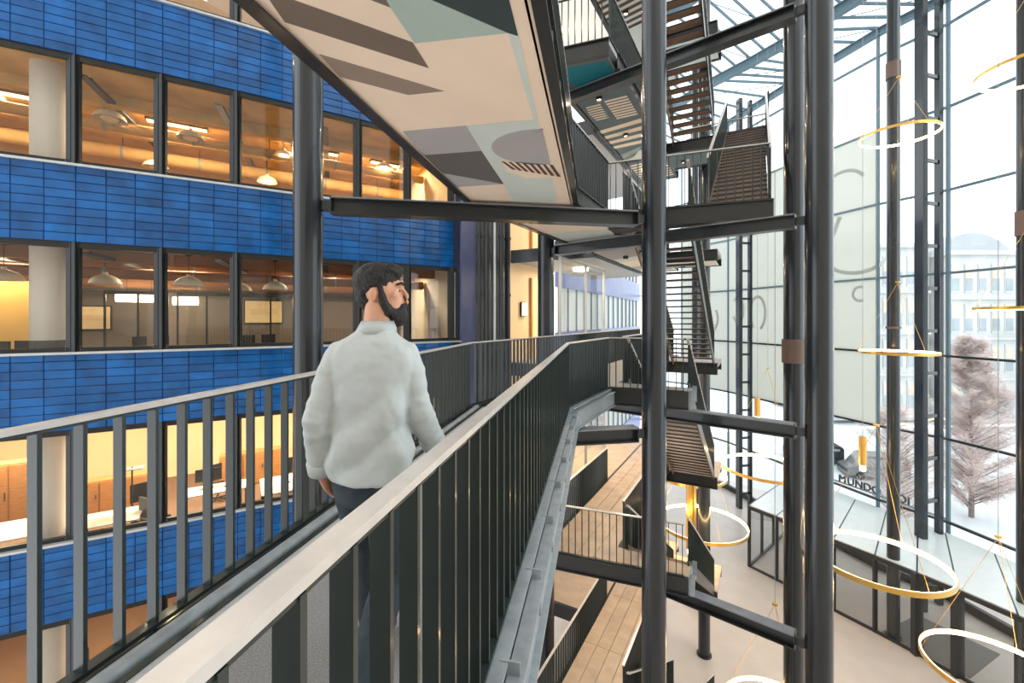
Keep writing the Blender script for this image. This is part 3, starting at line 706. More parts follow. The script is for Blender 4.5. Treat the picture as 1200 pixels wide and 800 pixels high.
nb0, _ = near_deck(0)
nb1, soff1 = near_deck(1)
railing([z3(P1(-1.56, 2.30), 0), z3(BEND_L, 0), z3(P2(20.0, LL), 0)], 'long dark railing with pale handrail on the office side of the footbridge', h=1.16)
railing([z3(P1(-.97, .519), 0), z3(BEND_R, 0), z3(e_line(LR), 0), z3(e_line(1.45), 0)], 'near dark railing with broad pale handrail crossing the foreground', h=1.16)
railing([z3(P1(-2.4, .47), S), z3(P1(8.0, .47), S), z3(e_line(LR), S), z3(e_line(-.2), S)], 'upper footbridge railing that turns along the stair landing above', h=1.16)
railing([z3(P1(-2.4, 2.28), S), z3(P1(7.8, 2.28), S), z3(P2(14, LL), S)], 'upper footbridge railing on its office side', h=1.16)

# painted soffit of the upper footbridge: flat colour fields, given where they lie on the soffit (metres along u1, metres left)
def paint(parent, pts, mat, name='painted_field', z=S - .401, proud=.002):
    m = MB(); m.prism([tuple(p) for p in pts], z - proud, z); return m.build(name, mat, parent)
ZS = S - .40 - CAMZ
def q(*a):
    """points read off the soffit drawing"""
    out = []
    for x, y in zip(a[::2], a[1::2]):
        px, py = 300 + x / 3.3333, y / 3.3333
        Y = ZS * 510 / (373 - py); out.append(((px - 600) / 510 * Y, Y))
    return out
paint(soff1, q(20, -60, 60, 10, 112, 85, 675, 265, 612, 165, 150, 0, 30, -45), taupe)
paint(soff1, q(245, 210, 735, 355, 595, 370, 330, 300), taupe2)
paint(soff1, q(400, -20, 525, 28, 500, -20), taupe)
paint(soff1, q(500, -20, 525, 28, 620, 168, 985, 128, 690, 0, 640, -20), sage)
paint(soff1, q(640, -22, 690, 0, 985, 128, 1024, 140, 984, -22), ink)
paint(soff1, q(985, 128, 1026, 140, 1100, 468, 1085, 468), sage2)
paint(soff1, q(820, 490, 1085, 468, 1100, 468, 1172, 760, 1170, 790, 1010, 790), sage2)
paint(soff1, q(572, 512, 822, 490, 880, 588, 652, 605), grey1)
paint(soff1, q(655, 605, 880, 588, 968, 718, 728, 675), grey2)
paint(soff1, q(725, 675, 968, 718, 778, 730), grey1)
el = [(1120 + 200 * math.cos(a), 572 + 70 * math.sin(a)) for a in [R(x) for x in range(95, 272, 8)]]
ept = [c for p in el for c in p]
paint(soff1, q(*ept, 1118, 502, 1150, 640), grey1, z=S - .4035)
st_base = paint(soff1, q(955, 625, 1148, 642, 1160, 693, 1060, 695, 985, 670), peach, z=S - .4035)
for i in range(8):
    x = 958 + i * 27
    paint(soff1, q(x, 628 + i * 2, x + 12, 629 + i * 2, x + 58 - i * 2, 660 + i * 4, x + 44 - i * 2, 660 + i * 4), brown_s, 'painted_stripe', z=S - .406)

# ------------------------------------------------------------------ turned walkways, landings
def walkway(k, front, land, right_far, floor_m, soff_m, label):
    z = k * S
    t = thing('walkway', z3(P2(14, 4), z), label, 'walkway')
    strips = [[e_line(LL - .06), e_line(LR), P2(20.2, LR), P2(20.2, LL - .06)] if k not in (0, 1) else [P2(9.7, LL - .06), e_line(LR), P2(20.2, LR), P2(20.2, LL - .06)]]
    # boards along the walkway
    nb = 4 if k < 0 else 1
    for i in range(nb):
        a, b = LR + (LL - .06 - LR) * i / nb, LR + (LL - .06 - LR) * (i + 1) / nb
        ts = [10.4 - .16 * (i) if k < 0 else 10.0]
        ts = ([4.0, 7.0] if k == -2 else []) + [10.01 + .16 * (LR - a), 12.6, 15.2, 17.8, 20.2] if nb > 1 else [10.01 + .16 * (LR - a), 20.2]
        for c, d in zip(ts, ts[1:]):
            g = .006 if nb > 1 else 0
            MB().prism([P2(c + g, a + g), P2(d - g, a + g), P2(d - g, b - g), P2(c + g, b - g)], z - .06, z).build('floor_board' if nb > 1 else 'deck', floor_m, t)
    ea, eb = (P2(4.0, LL - .06), P2(4.0, LR)) if k == -2 else (e_line(LL - .06), e_line(LR))
    MB().prism([ea, eb, P2(20.2, LR), P2(20.2, LL - .06)], z - .16, z - .062).build('slab', deck_strip, t)
    MB().prism([e_line(land), e_line(LR), P2(10.75, LR), P2(10.75, land)], z - .16, z).build('landing', floor_m if k < 0 else deck_mat, t) if land is not None else None
    MB().prism([P2(17.2, right_far), P2(19.1, right_far), P2(19.1, LR), P2(17.2, LR)], z - .16, z).build('far_landing', floor_m if k < 0 else deck_mat, t)
    # soffits
    so = MB().prism([e_line(LL - .1), e_line(LR + .06), P2(20.1, LR + .06), P2(20.1, LL - .1)], z - .40, z - .37).build('soffit', soff_m, t)
    so2 = MB().prism([P2(17.3, right_far + .1), P2(19.0, right_far + .1), P2(19.0, LR + .06), P2(17.3, LR + .06)], z - .40, z - .37).build('soffit', soff_m, t)
    if land is not None:
        MB().prism([e_line(land + .1), e_line(LR), P2(10.7, LR), P2(10.7, land + .1)], z - .40, z - .37).build('soffit', grey2, t)
    # edge beams
    m = MB(); L0 = land if land is not None else LR
    m.ibeam(z3(e_line(LL if front else LR), z - .02), z3(e_line(L0), z - .02), .40, .14); m.build('front_beam', steel, t)
    m = MB(); m.ibeam(z3(P2(10.7, LR), z - .02), z3(P2(17.2, LR), z - .02), .40, .14); m.build('side_beam', steel, t)
    m = MB(); m.ibeam(z3(P2(19.1, right_far), z - .02), z3(P2(19.1, LR), z - .02), .40, .14); m.ibeam(z3(P2(20.2, LR), z - .02), z3(P2(20.2, LL), z - .02), .40, .14); m.build('far_beam', steel, t)
    m = MB(); m.ibeam(z3(P2(17.2, right_far), z - .02), z3(P2(17.2, LR), z - .02), .40, .14); m.build('near_beam', steel, t)
    if k not in (0, 1):
        m = MB(); m.ibeam(z3(e_line(LL) if k != -2 else P2(4.0, LL), z - .02), z3(P2(20.2, LL), z - .02), .40, .14); m.build('side_beam', steel, t)
    if land is not None:
        m = MB(); m.bar(z3(e_line(land), z - .21), z3(P2(10.8, land), z - .21), .04, .40); m.build('landing_end_plate', galv, t)
    return so, so2
w2, _ = walkway(-2, True, 1.36, 1.3, plank, grey2, 'timber floored walkway seen at the bottom, two floors below')
w1, _ = walkway(-1, True, 1.36, 1.3, plank, grey2, 'timber floored walkway with stair landing one floor below')
w0, _ = walkway(0, False, 1.36, 1.3, deck_mat, grey2, 'turned walkway with stair landing on the footbridge level')
wu, wu2 = walkway(1, False, -.25, 1.3, deck_mat, sage2, 'turned walkway and stair landing one floor above the footbridge')
wt, wt2 = walkway(2, True, None, -.3, deck_mat, slate, 'turned walkway with slate painted soffit two floors above')
wx, wx2 = walkway(3, True, None, 1.3, deck_mat, sage2, 'highest turned walkway with striped soffit at the top')
def pf(so, k, pts, mat, name='painted_field', dz=0): return paint(so, [P2(*p) for p in pts], mat, name, z=k * S - .401 - dz)
# painted fields of the turned soffits (metres along, metres left)
for i in range(5): pf(wu, 1, [(11.0 + i * .35, 3.2), (11.16 + i * .35, 3.2), (11.7 + i * .35, 4.0), (11.54 + i * .35, 4.0)], peach, 'painted_stripe')
pf(wu, 1, [(12.8, 3.2), (14.6, 3.2), (15.4, 4.6), (13.4, 4.6)], grey1); pf(wu, 1, [(15.4, 3.2), (17.2, 3.2), (17.2, 4.6), (16.2, 4.6)], peach)
for i in range(4): pf(wu, 1, [(17.6 + i * .5, 3.2), (17.85 + i * .5, 3.2), (18.25 + i * .5, 4.6), (18.0 + i * .5, 4.6)], taupe2, 'painted_stripe')
for i in range(3): pf(wu2, 1, [(17.4 + i * .5, 1.5), (17.6 + i * .5, 1.5), (17.8 + i * .5, 3.0), (17.6 + i * .5, 3.0)], peach, 'painted_stripe')
pf(wt, 2, [(10.25, 3.2), (11.0, 3.2), (11.3, 4.0), (10.2, 4.6), (9.9, 4.6)], teal_p); pf(wt, 2, [(11.05, 3.2), (11.5, 3.2), (11.45, 3.9)], teal_p)
for i in range(8): pf(wt, 2, [(12.1 + i * .17, 3.2), (12.2 + i * .17, 3.2), (12.2 + i * .17, 3.85), (12.1 + i * .17, 3.85)], peach, 'painted_stripe')
for i in range(7): pf(wt, 2, [(12.2 + i * .15, 4.0 + .02 * i), (12.28 + i * .15, 4.0), (12.28 + i * .15, 4.5 - .02 * abs(i - 3)), (12.2 + i * .15, 4.5 - .02 * abs(i - 3))], peach, 'painted_stripe')
for i in range(4): pf(wt, 2, [(13.7 + i * .55, 3.2), (13.98 + i * .55, 3.2), (14.2 + i * .5, 4.6), (13.95 + i * .5, 4.6)], peach, 'painted_stripe')
pf(wt, 2, [(16.0, 3.2), (17.2, 3.2), (17.2, 4.6), (16.6, 4.6)], sage2)
for i in range(9): pf(wt, 2, [(15.95 + i * .09, 3.7 + .05 * i), (15.99 + i * .09, 3.7 + .05 * i), (16.45 + i * .09, 4.6), (16.41 + i * .09, 4.6)], sage, 'painted_stripe')
for i in range(8): pf(wt, 2, [(17.5 + i * .3, 3.2), (17.65 + i * .3, 3.2), (17.9 + i * .3, 4.6), (17.75 + i * .3, 4.6)], peach, 'painted_stripe')
for i in range(10): pf(wx, 3, [(12.5 + i * .3, 3.2), (12.65 + i * .3, 3.2), (12.95 + i * .3, 4.6), (12.8 + i * .3, 4.6)], brown_s, 'painted_stripe')

for k, nm in ((-2, 'two floors below'), (-1, 'one floor below')):
    railing([z3(e_line(LL - .02 if k == -1 else LR), k * S), z3(e_line(1.45), k * S)], f'front railing of the stair landing {nm}', 'landing railings below')
    if k == -2: railing([z3(P2(4.0, LR), k * S), z3(e_line(LR), k * S)], 'right railing of the near part of the timber walkway two floors below', 'timber walkway railings')
    railing([z3(e_line(LL - .02) if k == -1 else P2(4.0, LL - .02), k * S), z3(P2(15.0, LL - .02), k * S)], f'left railing of the timber walkway {nm}', 'timber walkway railings')
    railing([z3(P2(10.8, 2.95), k * S), z3(P2(17.1, 2.95), k * S)], f'railing between timber walkway and stair {nm}', 'timber walkway railings')
for k in (0, 1):
    railing([z3(P2(10.8, 2.95), k * S), z3(P2(17.1, 2.95), k * S)], f'railing between turned walkway and stair {LVN[k]}', 'inner walkway railings')
railing([z3(e_line(LL - .02), 2 * S), z3(e_line(LR), 2 * S), z3(P2(17.0, LR), 2 * S)], 'highest visible railing around the walkway end two floors above')
railing([z3(P2(17.2, -.27), 2 * S), z3(P2(19.05, -.27), 2 * S), z3(P2(19.05, 2.9), 2 * S)], 'railing at the head of the rising flight two floors above')

for k in (-1, 0, 1, 2, 3):
    for j, (tt, L) in enumerate(((11.8, 3.9), (14.6, 3.9), (18.2, 2.6))):
        x, y = P2(tt, L); z = k * S - .40
        t = thing('soffit_downlight', (x, y, z), f'small round downlight under the walkway {LVN[k]}, {["nearest", "middle", "farthest"][j]} of three', 'light', 'walkway downlights')
        MB().lathe([(.09, 0), (.09, -.10), (.075, -.10), (.07, -.02), (.001, -.02)], (x, y, z), 18).build('housing', steel, t, True)
        MB().lathe([(.001, -.03), (.065, -.03), (.065, -.06), (.001, -.085)], (x, y, z), 16).build('bulb', lamp_glow, t, True)
        ld = bpy.data.lights.new('downlight_lamp', 'AREA'); ld.shape = 'DISK'; ld.size = .14; ld.color = (1, .82, .60); ld.energy = 50
        lo = bpy.data.objects.new('lamp', ld); C.objects.link(lo); lo.parent = t; lo.location = (0, 0, -.11)

# ------------------------------------------------------------------ staircases
def staircase(tn, zn, tf, zf, La, Lb, label):
    """straight flight between (tn, zn) near and (tf, zf) far, between lines La < Lb"""
    t = thing('staircase', z3(P2(tn, (La + Lb) / 2), min(zn, zf)), label, 'stairs')
    n = 23; up = 1 if zf > zn else -1
    tw, dep = Lb - La - .08, (tf - tn) / n + .03
    m = MB(); m.box(0, 0, 0, dep, tw, .045); m.mi = [1, 1, 0, 0, 0, 0]
    me = m.mesh('tread', [steel, tread_wood])
    for i in range(1, n):
        f = i / n; x, y = P2(tn + (tf - tn) * f, (La + Lb) / 2); inst('tread', me, t, (x, y, zn + (zf - zn) * f), RZ2)
    for L in (La, Lb):
        MB().bar(z3(P2(tn - .05, L), zn - .02), z3(P2(tf + .05, L), zf - .02), .04, .30).build('stringer', steel if L == La else tread_wood, t)
        pts = [z3(P2(tn - .1, L), zn), z3(P2(tf, L), zf)]
        hd = MB().sweep(pts, .06, .045, 1.10).build('handrail', rail_metal, t)
        MB().sweep(pts, .03, .03, .12).build('bottom_rail', steel_green, t)
        bm_ = bal_mesh(.98, .014, .05)
        nbal = 34
        for i in range(nbal):
            f = (i + .5) / nbal; x, y = P2(tn + (tf - tn) * f, L); inst('baluster', bm_, t, (x, y, zn + (zf - zn) * f + .13), RZ2)
    return t
TN, TF = 10.75, 17.2
staircase(TN, 0, TF, -S, 1.42, 2.80, 'open tread staircase dropping away from the footbridge level landing')
staircase(TN, S, TF, 0, 1.42, 2.80, 'open tread staircase behind the central column leading to the landing above')
staircase(TN, -S, TF, -2 * S, 1.42, 2.80, 'open tread staircase dropping from the landing one floor below')
staircase(TN, -2 * S, TF, GZ, 1.42, 2.80, 'lowest staircase reaching the ground floor')
staircase(TN, 3 * S, TF, 2 * S, 1.42, 2.80, 'highest open tread staircase seen from below under the glass roof')
staircase(TN, S, TF, 2 * S, -.2, 1.0, 'staircase rising away from the upper landing towards the glass wall')
# bright zig-zag end brackets at the head of the descending flights
for k in (0, -1, -2):
    t = thing('stair_bracket', z3(e_line(1.32), k * S - .4), f'pale zigzag steel bracket at the head of the stairs {LVN[k]}', 'bracket', 'stair head brackets')
    a = Vector(e_line(1.28))
    pts = [(a.x, a.y, k * S - .42), (a.x + .05, a.y + .1, k * S - .02), (a.x + .25, a.y + .5, k * S - .32), (a.x + .3, a.y + .6, k * S + .02)]
    for j, (p, q_) in enumerate(zip(pts, pts[1:])): MB().bar(p, q_, .10, .05).build('plate', galv, t)

# ------------------------------------------------------------------ ring pendants
def ring(x, y, z, d, label, top=None, h=.13):
    t = thing('ring_pendant', (x, y, z), label, 'light', 'gold ring pendants')
    r = d / 2; n = 72
    def band(r0, r1, z0, z1): return MB().lathe([(r0, z0), (r1, z0), (r1, z1), (r0, z1), (r0, z0)], (x, y, z), n)
    band(r - .02, r, -h / 2, h / 2).build('band', gold, t, True)
    band(r - .045, r - .021, -h / 2 + .01, h / 2 - .01).build('light_strip', ring_glow, t, True)
    top = top or z + d * 1.15
    MB().lathe([(.001, 0), (.07, 0), (.07, .05), (.001, .05)], (x, y, top), 14).build('hub', gold, t, True)
    for i in range(3):
        a = 2 * math.pi * i / 3 + .5
        MB().tube((x + r * .985 * math.cos(a), y + r * .985 * math.sin(a), z + h / 2), (x, y, top), .006, 6).build('cable', gold, t)
    MB().tube((x, y, top + .06), (x, y, 18.6), .008, 6).build('cable', galv, t)
ring(9.46, 11.3, -4.65, 3.0, 'glowing gold ring in front of the white porch roof, right of the thick column')
ring(8.05, 18.5, -7.1, 3.6, 'glowing gold ring around the golden column on the ground floor side')
ring(11.76, 20.0, -5.26, 3.95, 'glowing gold ring left of the thick right column, above the porch corner')
ring(9.1, 22.4, -6.4, 3.6, 'far dim gold ring below the open staircase')
ring(12.85, 11.5, -7.75, 3.1, 'glowing gold ring at the bottom right corner')
ring(7.25, 12.0, -9.4, 2.7, 'glowing gold ring cut by the bottom edge')
ring(15.1, 17.0, 8.75, 2.5, 'pale ring high beside the slim collared column', 11.0, .10)
ring(15.07, 17.0, .27, 2.45, 'ring seen edge on beside the slim collared column', 3.0, .10)
ring(16.9, 14.0, 1.93, 2.9, 'ring seen edge on at the right edge', 5.0, .10)
ring(16.9, 14.0, 9.65, 2.9, 'pale ring cut by the right edge near the top', 12.5, .10)
for (x, y, z0, z1, r, lbl) in ((13.7, 17.0, -4.12, -3.02, .13, 'small gold cylinder pendant on a long cord before the banner'), (12.4, 22.0, -3.35, -2.4, .13, 'small gold cylinder pendant beside the far ladder column'), (7.72, 18.75, -8.3, -4.3, .21, 'long gold cylinder pendant hanging inside a light ring below the stairs')):
    t = thing('cylinder_pendant', (x, y, z0), lbl, 'lamp', 'gold cylinder pendants')
    MB().tube((x, y, z0), (x, y, z1), r, 20).build('shade', gold, t, True)
    MB().tube((x, y, z0 - .22), (x, y, z0), r * .75, 16).build('diffuser', lamp_glow, t, True)
    MB().tube((x, y, z1), (x, y, 18.5), .01, 6).build('cord', galv, t)

# ------------------------------------------------------------------ glass entrance porch on the ground floor
PORCH_H = 3.4
front = [(13.3, 24.4), (14.05, 23.1), (15.3, 20.7), (16.1, 19.3), (16.75, 18.0), (17.3, 16.9), (17.9, 15.4), (18.4, 13.6)]
back = [(18.9, 29.2), (19.3, 27.6), (19.9, 25.2), (20.4, 23.7), (20.9, 22.4), (21.2, 21.3), (21.5, 19.4), (21.7, 17.0)]
t = thing('glass_porch', z3(front[3], GZ), 'glass entrance porch with dark frames and a white panelled roof', 'porch')
zt = GZ + PORCH_H
for i, p in enumerate(front):
    MB().bar(z3(p, GZ), z3(p, zt), .14 if i not in (4, 5) else .34, .12 if i not in (4, 5) else .22).build('post', steel, t)
    if i < len(front) - 1:
        q_ = front[i + 1]
        MB().bar(z3(p, zt - .08), z3(q_, zt - .08), .16, .18).build('head_rail', steel, t)
        MB().bar(z3(p, GZ + .06), z3(q_, GZ + .06), .12, .10).build('bottom_rail', steel, t)
        MB().bar(z3(p, (GZ + zt) / 2), z3(q_, (GZ + zt) / 2), .015, PORCH_H - .3).build('pane', vpane, t)
        a, b, c, d = Vector(front[i]), Vector(front[i + 1]), Vector(back[i + 1]), Vector(back[i])
        g = .03
        ab = (b - a).normalized() * g
        MB().prism([tuple(a + ab), tuple(b - ab), tuple(c - ab), tuple(d + ab)], zt, zt + .05).build('roof_panel', white_roof, t)
        MB().bar(z3(a, zt - .04), z3(d, zt - .04), .10, .12).build('roof_rail', steel, t)
for f in (.25, .5, .75):
    p = Vector(front[0]).lerp(Vector(back[0]), f); MB().bar(z3(p, GZ), z3(p, zt), .12, .12).build('post', steel, t)
MB().bar(z3(front[0], zt - .08), z3(back[0], zt - .08), .16, .18).build('head_rail', steel, t)
MB().bar(z3(front[0], GZ + .06), z3(back[0], GZ + .06), .12, .10).build('bottom_rail', steel, t)
MB().bar(z3(front[0], (GZ + zt) / 2), z3(back[0], (GZ + zt) / 2), .015, PORCH_H - .3).build('pane', vpane, t)
m = MB(); m.prism([(16.4, 19.3), (17.7, 16.8), (20.2, 18.0), (19.0, 20.4)], GZ, GZ + .02)
tag(m.build('entrance_mat', mat_grey, org=(18.2, 18.5, GZ)), 'large grey entrance mat inside the glass porch', 'mat')
# white round pouffe table glimpsed through the ring
t = thing('round_table', (9.1, 21.2, GZ), 'small white round table on the far ground floor', 'table')
MB().lathe([(.001, .72), (.55, .72), (.55, .76), (.001, .76)], (9.1, 21.2, GZ), 24).build('table_top', desk_white, t, True)
MB().tube((9.1, 21.2, GZ + .02), (9.1, 21.2, GZ + .72), .05, 12).build('stem', dark_mat, t)
MB().lathe([(.001, 0), (.3, 0), (.3, .03), (.001, .03)], (9.1, 21.2, GZ), 20).build('base', dark_mat, t)

# ------------------------------------------------------------------ street outside
def building(x0, x1, y, zb, zt, cols, rows, label, wm, rz=0.0, curved=False):
    t = thing('building', (x0, y, zb), label, 'building')
    MB().prism([(x0, y), (x1, y), (x1, y + 12), (x0, y + 12)], zb, zt).build('wall', wm, t)
    MB().prism([(x0 - .4, y - .5), (x1 + .4, y - .5), (x1 + .4, y + 12), (x0 - .4, y + 12)], zt, zt + .45).build('cornice', stone_far, t)
    if curved:
        prof = [(x0 + (x1 - x0) * i / 16, zt + .45 + 2.2 * math.sin(math.pi * i / 16) ** .7) for i in range(17)]
        vs = [(x, y + 1.5, z) for x, z in prof] + [(x, y + 11, z) for x, z in prof]
        m = MB(); m.add(vs, [(i, i + 1, 18 + i, 17 + i) for i in range(16)] + [tuple(range(17))]); m.build('curved_roof', roof_far, t)
    cw = (x1 - x0) / cols; rh = (zt - zb - .8) / rows
    for j in range(rows):
        zc = zb + .5 + rh * (j + .5)
        for i in range(cols):
            xc = x0 + cw * (i + .5)
            f = MB().box(xc, y - .03, zc, cw * .62, .12, rh * .72).build('window', stone_far, t)
            MB().box(xc, y - .10, zc - rh * .16, cw * .52, .06, rh * .30).build('pane', win_far, f)
            MB().box(xc, y - .10, zc + rh * .14, cw * .52, .06, rh * .28).build('blind', blind_far, f)
        MB().box((x0 + x1) / 2, y - .15, zb + .5 + rh * j, x1 - x0, .3, .25).build('string_course', stone_far, t)
building(34.5, 45.0, 47.0, -9.4, 9.2, 8, 4, 'pale stone building outside, left part with tall windows', stone_far)
building(45.6, 54.0, 45.5, -9.4, 8.2, 6, 4, 'pale stone building outside with a low curved roof', stone_far, curved=True)
building(54.9, 63.0, 42.0, -9.2, 4.4, 5, 4, 'grey rendered building at the far right outside', grey_far)
def tree(x, y, zb, h, r, label, nt, con=True, seed=1):
    rnd = random.Random(seed)
    t = thing('bare_tree', (x, y, zb), label, 'tree', 'bare winter trees')
    MB().tube((x, y, zb), (x, y, zb + h), .16, 8, .02).build('trunk', bark, t, True)
    m = MB(); tw = MB()
    nb = int(h * 11)
    for i in range(nb):
        f = .04 + .94 * (i / nb); zz = zb + h * f; a = rnd.uniform(0, 6.283)
        rr = r * ((1 - f) ** .6 if con else math.sin(math.pi * min(1, f * .9 + .12)) ** .7) * rnd.uniform(.75, 1.1) + .1
        tip = Vector((x + rr * math.cos(a), y + rr * math.sin(a), zz + rr * (.75 if con else .8)))
        b0 = Vector((x, y, zz - .1)); m.tube(b0, tip, .035 * (1 - f) + .012, 4, .006, cap=False)
        for j in range(int(nt / nb)):
            g = rnd.uniform(.15, 1.05); p = b0.lerp(tip, g) + Vector((rnd.gauss(0, .16), rnd.gauss(0, .16), rnd.gauss(0, .14)))
            dv = Vector((rnd.gauss(0, 1), rnd.gauss(0, 1), rnd.gauss(.2, .8))).normalized() * rnd.uniform(.15, .5)
            sd = dv.orthogonal().normalized() * rnd.uniform(.006, .016)
            tw.add([p - sd, p + sd, p + dv], [(0, 1, 2)])
    m.build('branches', bark, t); tw.build('twigs', twig, t)['kind'] = 'stuff'
tree(32.2, 30.5, GZ, 12.6, 3.0, 'tall bare larch outside the right hand glazing', 60000, True, 3)
tree(25.5, 29.0, GZ, 8.0, 2.4, 'smaller bare tree outside behind the ladder column', 16000, False, 5)
def van(x, y, zb, rz, label, paint_m, L=4.4, H=2.0):
    t = thing('parked_van', (x, y, zb), label, 'car')
    c, s = math.cos(rz), math.sin(rz)
    def T(a, b, z): return (x + a * c - b * s, y + a * s + b * c, zb + z)
    prof = [(-L / 2, .35), (L / 2, .35), (L / 2, .95), (L * .36, 1.1), (L * .22, H - .1), (L * .16, H), (-L * .46, H), (-L / 2, H - .2)]
    n = len(prof); W = .92
    m = MB(); m.add([T(a, -W, z) for a, z in prof] + [T(a, W, z) for a, z in prof], [tuple(range(n))[::-1], tuple(range(n, 2 * n))] + [(i, (i + 1) % n, n + (i + 1) % n, n + i) for i in range(n)])
    m.build('body', paint_m, t)
    for b in (-1, 1):
        for a0, a1 in ((-.42, -.2), (-.17, .02), (.05, .2)):
            m = MB(); ys = b * (W + .01)
            m.add([T(L * a0, ys, 1.15), T(L * a1, ys, 1.15), T(L * a1, ys, H - .2), T(L * a0, ys, H - .2), T(L * a0, ys - b * .03, 1.15), T(L * a1, ys - b * .03, 1.15), T(L * a1, ys - b * .03, H - .2), T(L * a0, ys - b * .03, H - .2)],
                  [(0, 1, 2, 3), (4, 5, 6, 7), (0, 1, 5, 4), (2, 3, 7, 6)]); m.build('window', win_far, t)
        for a in (-.3, .3):
            MB().tube(T(L * a, b * (W - .2), .34), T(L * a, b * (W + .02), .34), .34, 18).build('wheel', rubber, t)
    m = MB(); m.hexa([T(L / 2 + .02, -.8, .6), T(L / 2 + .02, .8, .6), T(L / 2 - .05, .8, .6), T(L / 2 - .05, -.8, .6), T(L / 2 + .02, -.8, .8), T(L / 2 + .02, .8, .8), T(L / 2 - .05, .8, .8), T(L / 2 - .05, -.8, .8)]); m.build('bumper', dark_mat, t)
van(30.0, 36.2, -11.65, 2.9, 'grey van parked outside behind the gold pendant', van_paint)
van(27.2, 39.4, -11.2, 2.9, 'dark car outside half hidden by the thick right column', dark_mat, 4.2, 1.55)
# standing letters outside along the glass
sg = thing('letter_sign', (19.5, 28.0, -8.6), 'row of black block letters standing outside the glass', 'sign')
sd = (Vector((21.55, 21.5)) - Vector((19.4, 28.0))).normalized()
base = Vector((20.35, 27.4))
for ch, s in (('M', .2), ('U', .72), ('N', 1.16), ('D', 1.62), ('O', 2.08), ('O', 3.35), ('I', 3.85)):
    cu = bpy.data.curves.new('letter', 'FONT'); cu.body = ch; cu.size = .6; cu.extrude = .05; cu.materials.append(black_letter)
    tmp = bpy.data.objects.new('letter_curve', cu); C.objects.link(tmp); bpy.context.view_layer.update()
    me = bpy.data.meshes.new_from_object(tmp.evaluated_get(bpy.context.evaluated_depsgraph_get())); bpy.data.objects.remove(tmp); bpy.data.curves.remove(cu)
    if not me.materials: me.materials.append(black_letter)
    o = bpy.data.objects.new('letter', me); C.objects.link(o); o.parent = sg
    p = base + sd * s; o.location = (p.x - 19.5, p.y - 28.0, .06); o.rotation_euler = (R(90), 0, math.atan2(sd.y, sd.x))
pq = base - sd * .3; pr_ = base + sd * 5.6
MB().bar(z3(pq, -8.58), z3(pr_, -8.58), .10, .08).build('base_rail', galv, sg)
MB().bar(z3(pq, -8.62), z3(pq, GZ), .10, .10).build('post', galv, sg); MB().bar(z3(pr_, -8.62), z3(pr_, GZ), .10, .10).build('post', galv, sg)

# ------------------------------------------------------------------ the walking man
PX, PY = -0.60, 1.86
fw = Vector((u1.x, u1.y, 0)); rt = Vector((u1.y, -u1.x, 0)); UPV = Vector((0, 0, 1))
man = thing('person', (PX, PY, 0), 'bearded man in a pale grey overshirt and dark trousers walking away along the footbridge', 'person')
def B(a, b, z): return Vector((PX, PY, 0)) + rt * a + fw * b + UPV * z
def loft(m, rings):
    n = len(rings[0]); vs = [p for r_ in rings for p in r_]; fs = []
    for k in range(len(rings) - 1):
        for i in range(n): fs.append((k * n + i, k * n + (i + 1) % n, (k + 1) * n + (i + 1) % n, (k + 1) * n + i))
    fs += [tuple(range(n))[::-1], tuple(range((len(rings) - 1) * n, len(rings) * n))]
    m.add(vs, fs)
def ell(c, ax, ay, ra, rb, n=24, pw=2.0):
    out = []
    for i in range(n):
        t = 2 * math.pi * i / n; ct, st = math.cos(t), math.sin(t)
        out.append(c + ax * ra * math.copysign(abs(ct) ** (2 / pw), ct) + ay * rb * math.copysign(abs(st) ** (2 / pw), st))
    return out
def limb(m, pts, rad, n=18, flat=1.0):
    """tapering limb through pts with radii"""
    rings = []
    for i, p in enumerate(pts):
        d = (pts[min(i + 1, len(pts) - 1)] - pts[max(i - 1, 0)]).normalized()
        a = d.cross(Vector((fw.x, fw.y, .05))).normalized(); b = d.cross(a).normalized()
        rings.append(ell(p, a, b, rad[i], rad[i] * flat, n))
    loft(m, rings)
def ellipsoid(m, c, ax, ay, az, ra, rb, rc, nu=20, nv=12):
    rings = []
    for j in range(1, nv):
        ph = math.pi * j / nv
        rings.append(ell(c - az * rc * math.cos(ph), ax, ay, ra * math.sin(ph), rb * math.sin(ph), nu))
    loft(m, rings)
def finish(o, vox, smooth_it, disp=0, dscale=.12, disp2=0):
    md = o.modifiers.new('remesh', 'REMESH'); md.mode = 'VOXEL'; md.voxel_size = vox; md.use_smooth_shade = True
    md = o.modifiers.new('smooth', 'SMOOTH'); md.factor = .5; md.iterations = smooth_it
    for s_, dsc in ((disp, dscale), (disp2, dscale * .4)):
        if s_:
            tx = bpy.data.textures.new(o.name + '_folds', 'CLOUDS'); tx.noise_scale = dsc; tx.noise_depth = 2
            md = o.modifiers.new('folds', 'DISPLACE'); md.texture = tx; md.strength = s_; md.mid_level = .5; md.texture_coords = 'LOCAL'
# joints (right, forward, up)
shL, shR = B(-.142, -.01, 1.465), B(.142, .03, 1.465)
elL, elR = B(-.188, -.10, 1.18), B(.190, .06, 1.19)
wrL, wrR = B(-.208, -.04, .95), B(.205, .20, 1.02)
hipL, hipR = B(-.09, 0, .95), B(.09, 0, .95)
knL, knR = B(-.10, .16, .53), B(.10, -.02, .51)
anL, anR = B(-.10, .20, .10), B(.09, -.34, .18)
# head frame: turned to the right, looking a little down
hd_a = R(74); hf = (fw * math.cos(hd_a) + rt * math.sin(hd_a)).normalized(); hr = hf.cross(UPV).normalized()
HC = B(.025, .045, 1.705)
def Hd(a, b, c): return HC + hr * a + hf * b + UPV * c
body = MB()
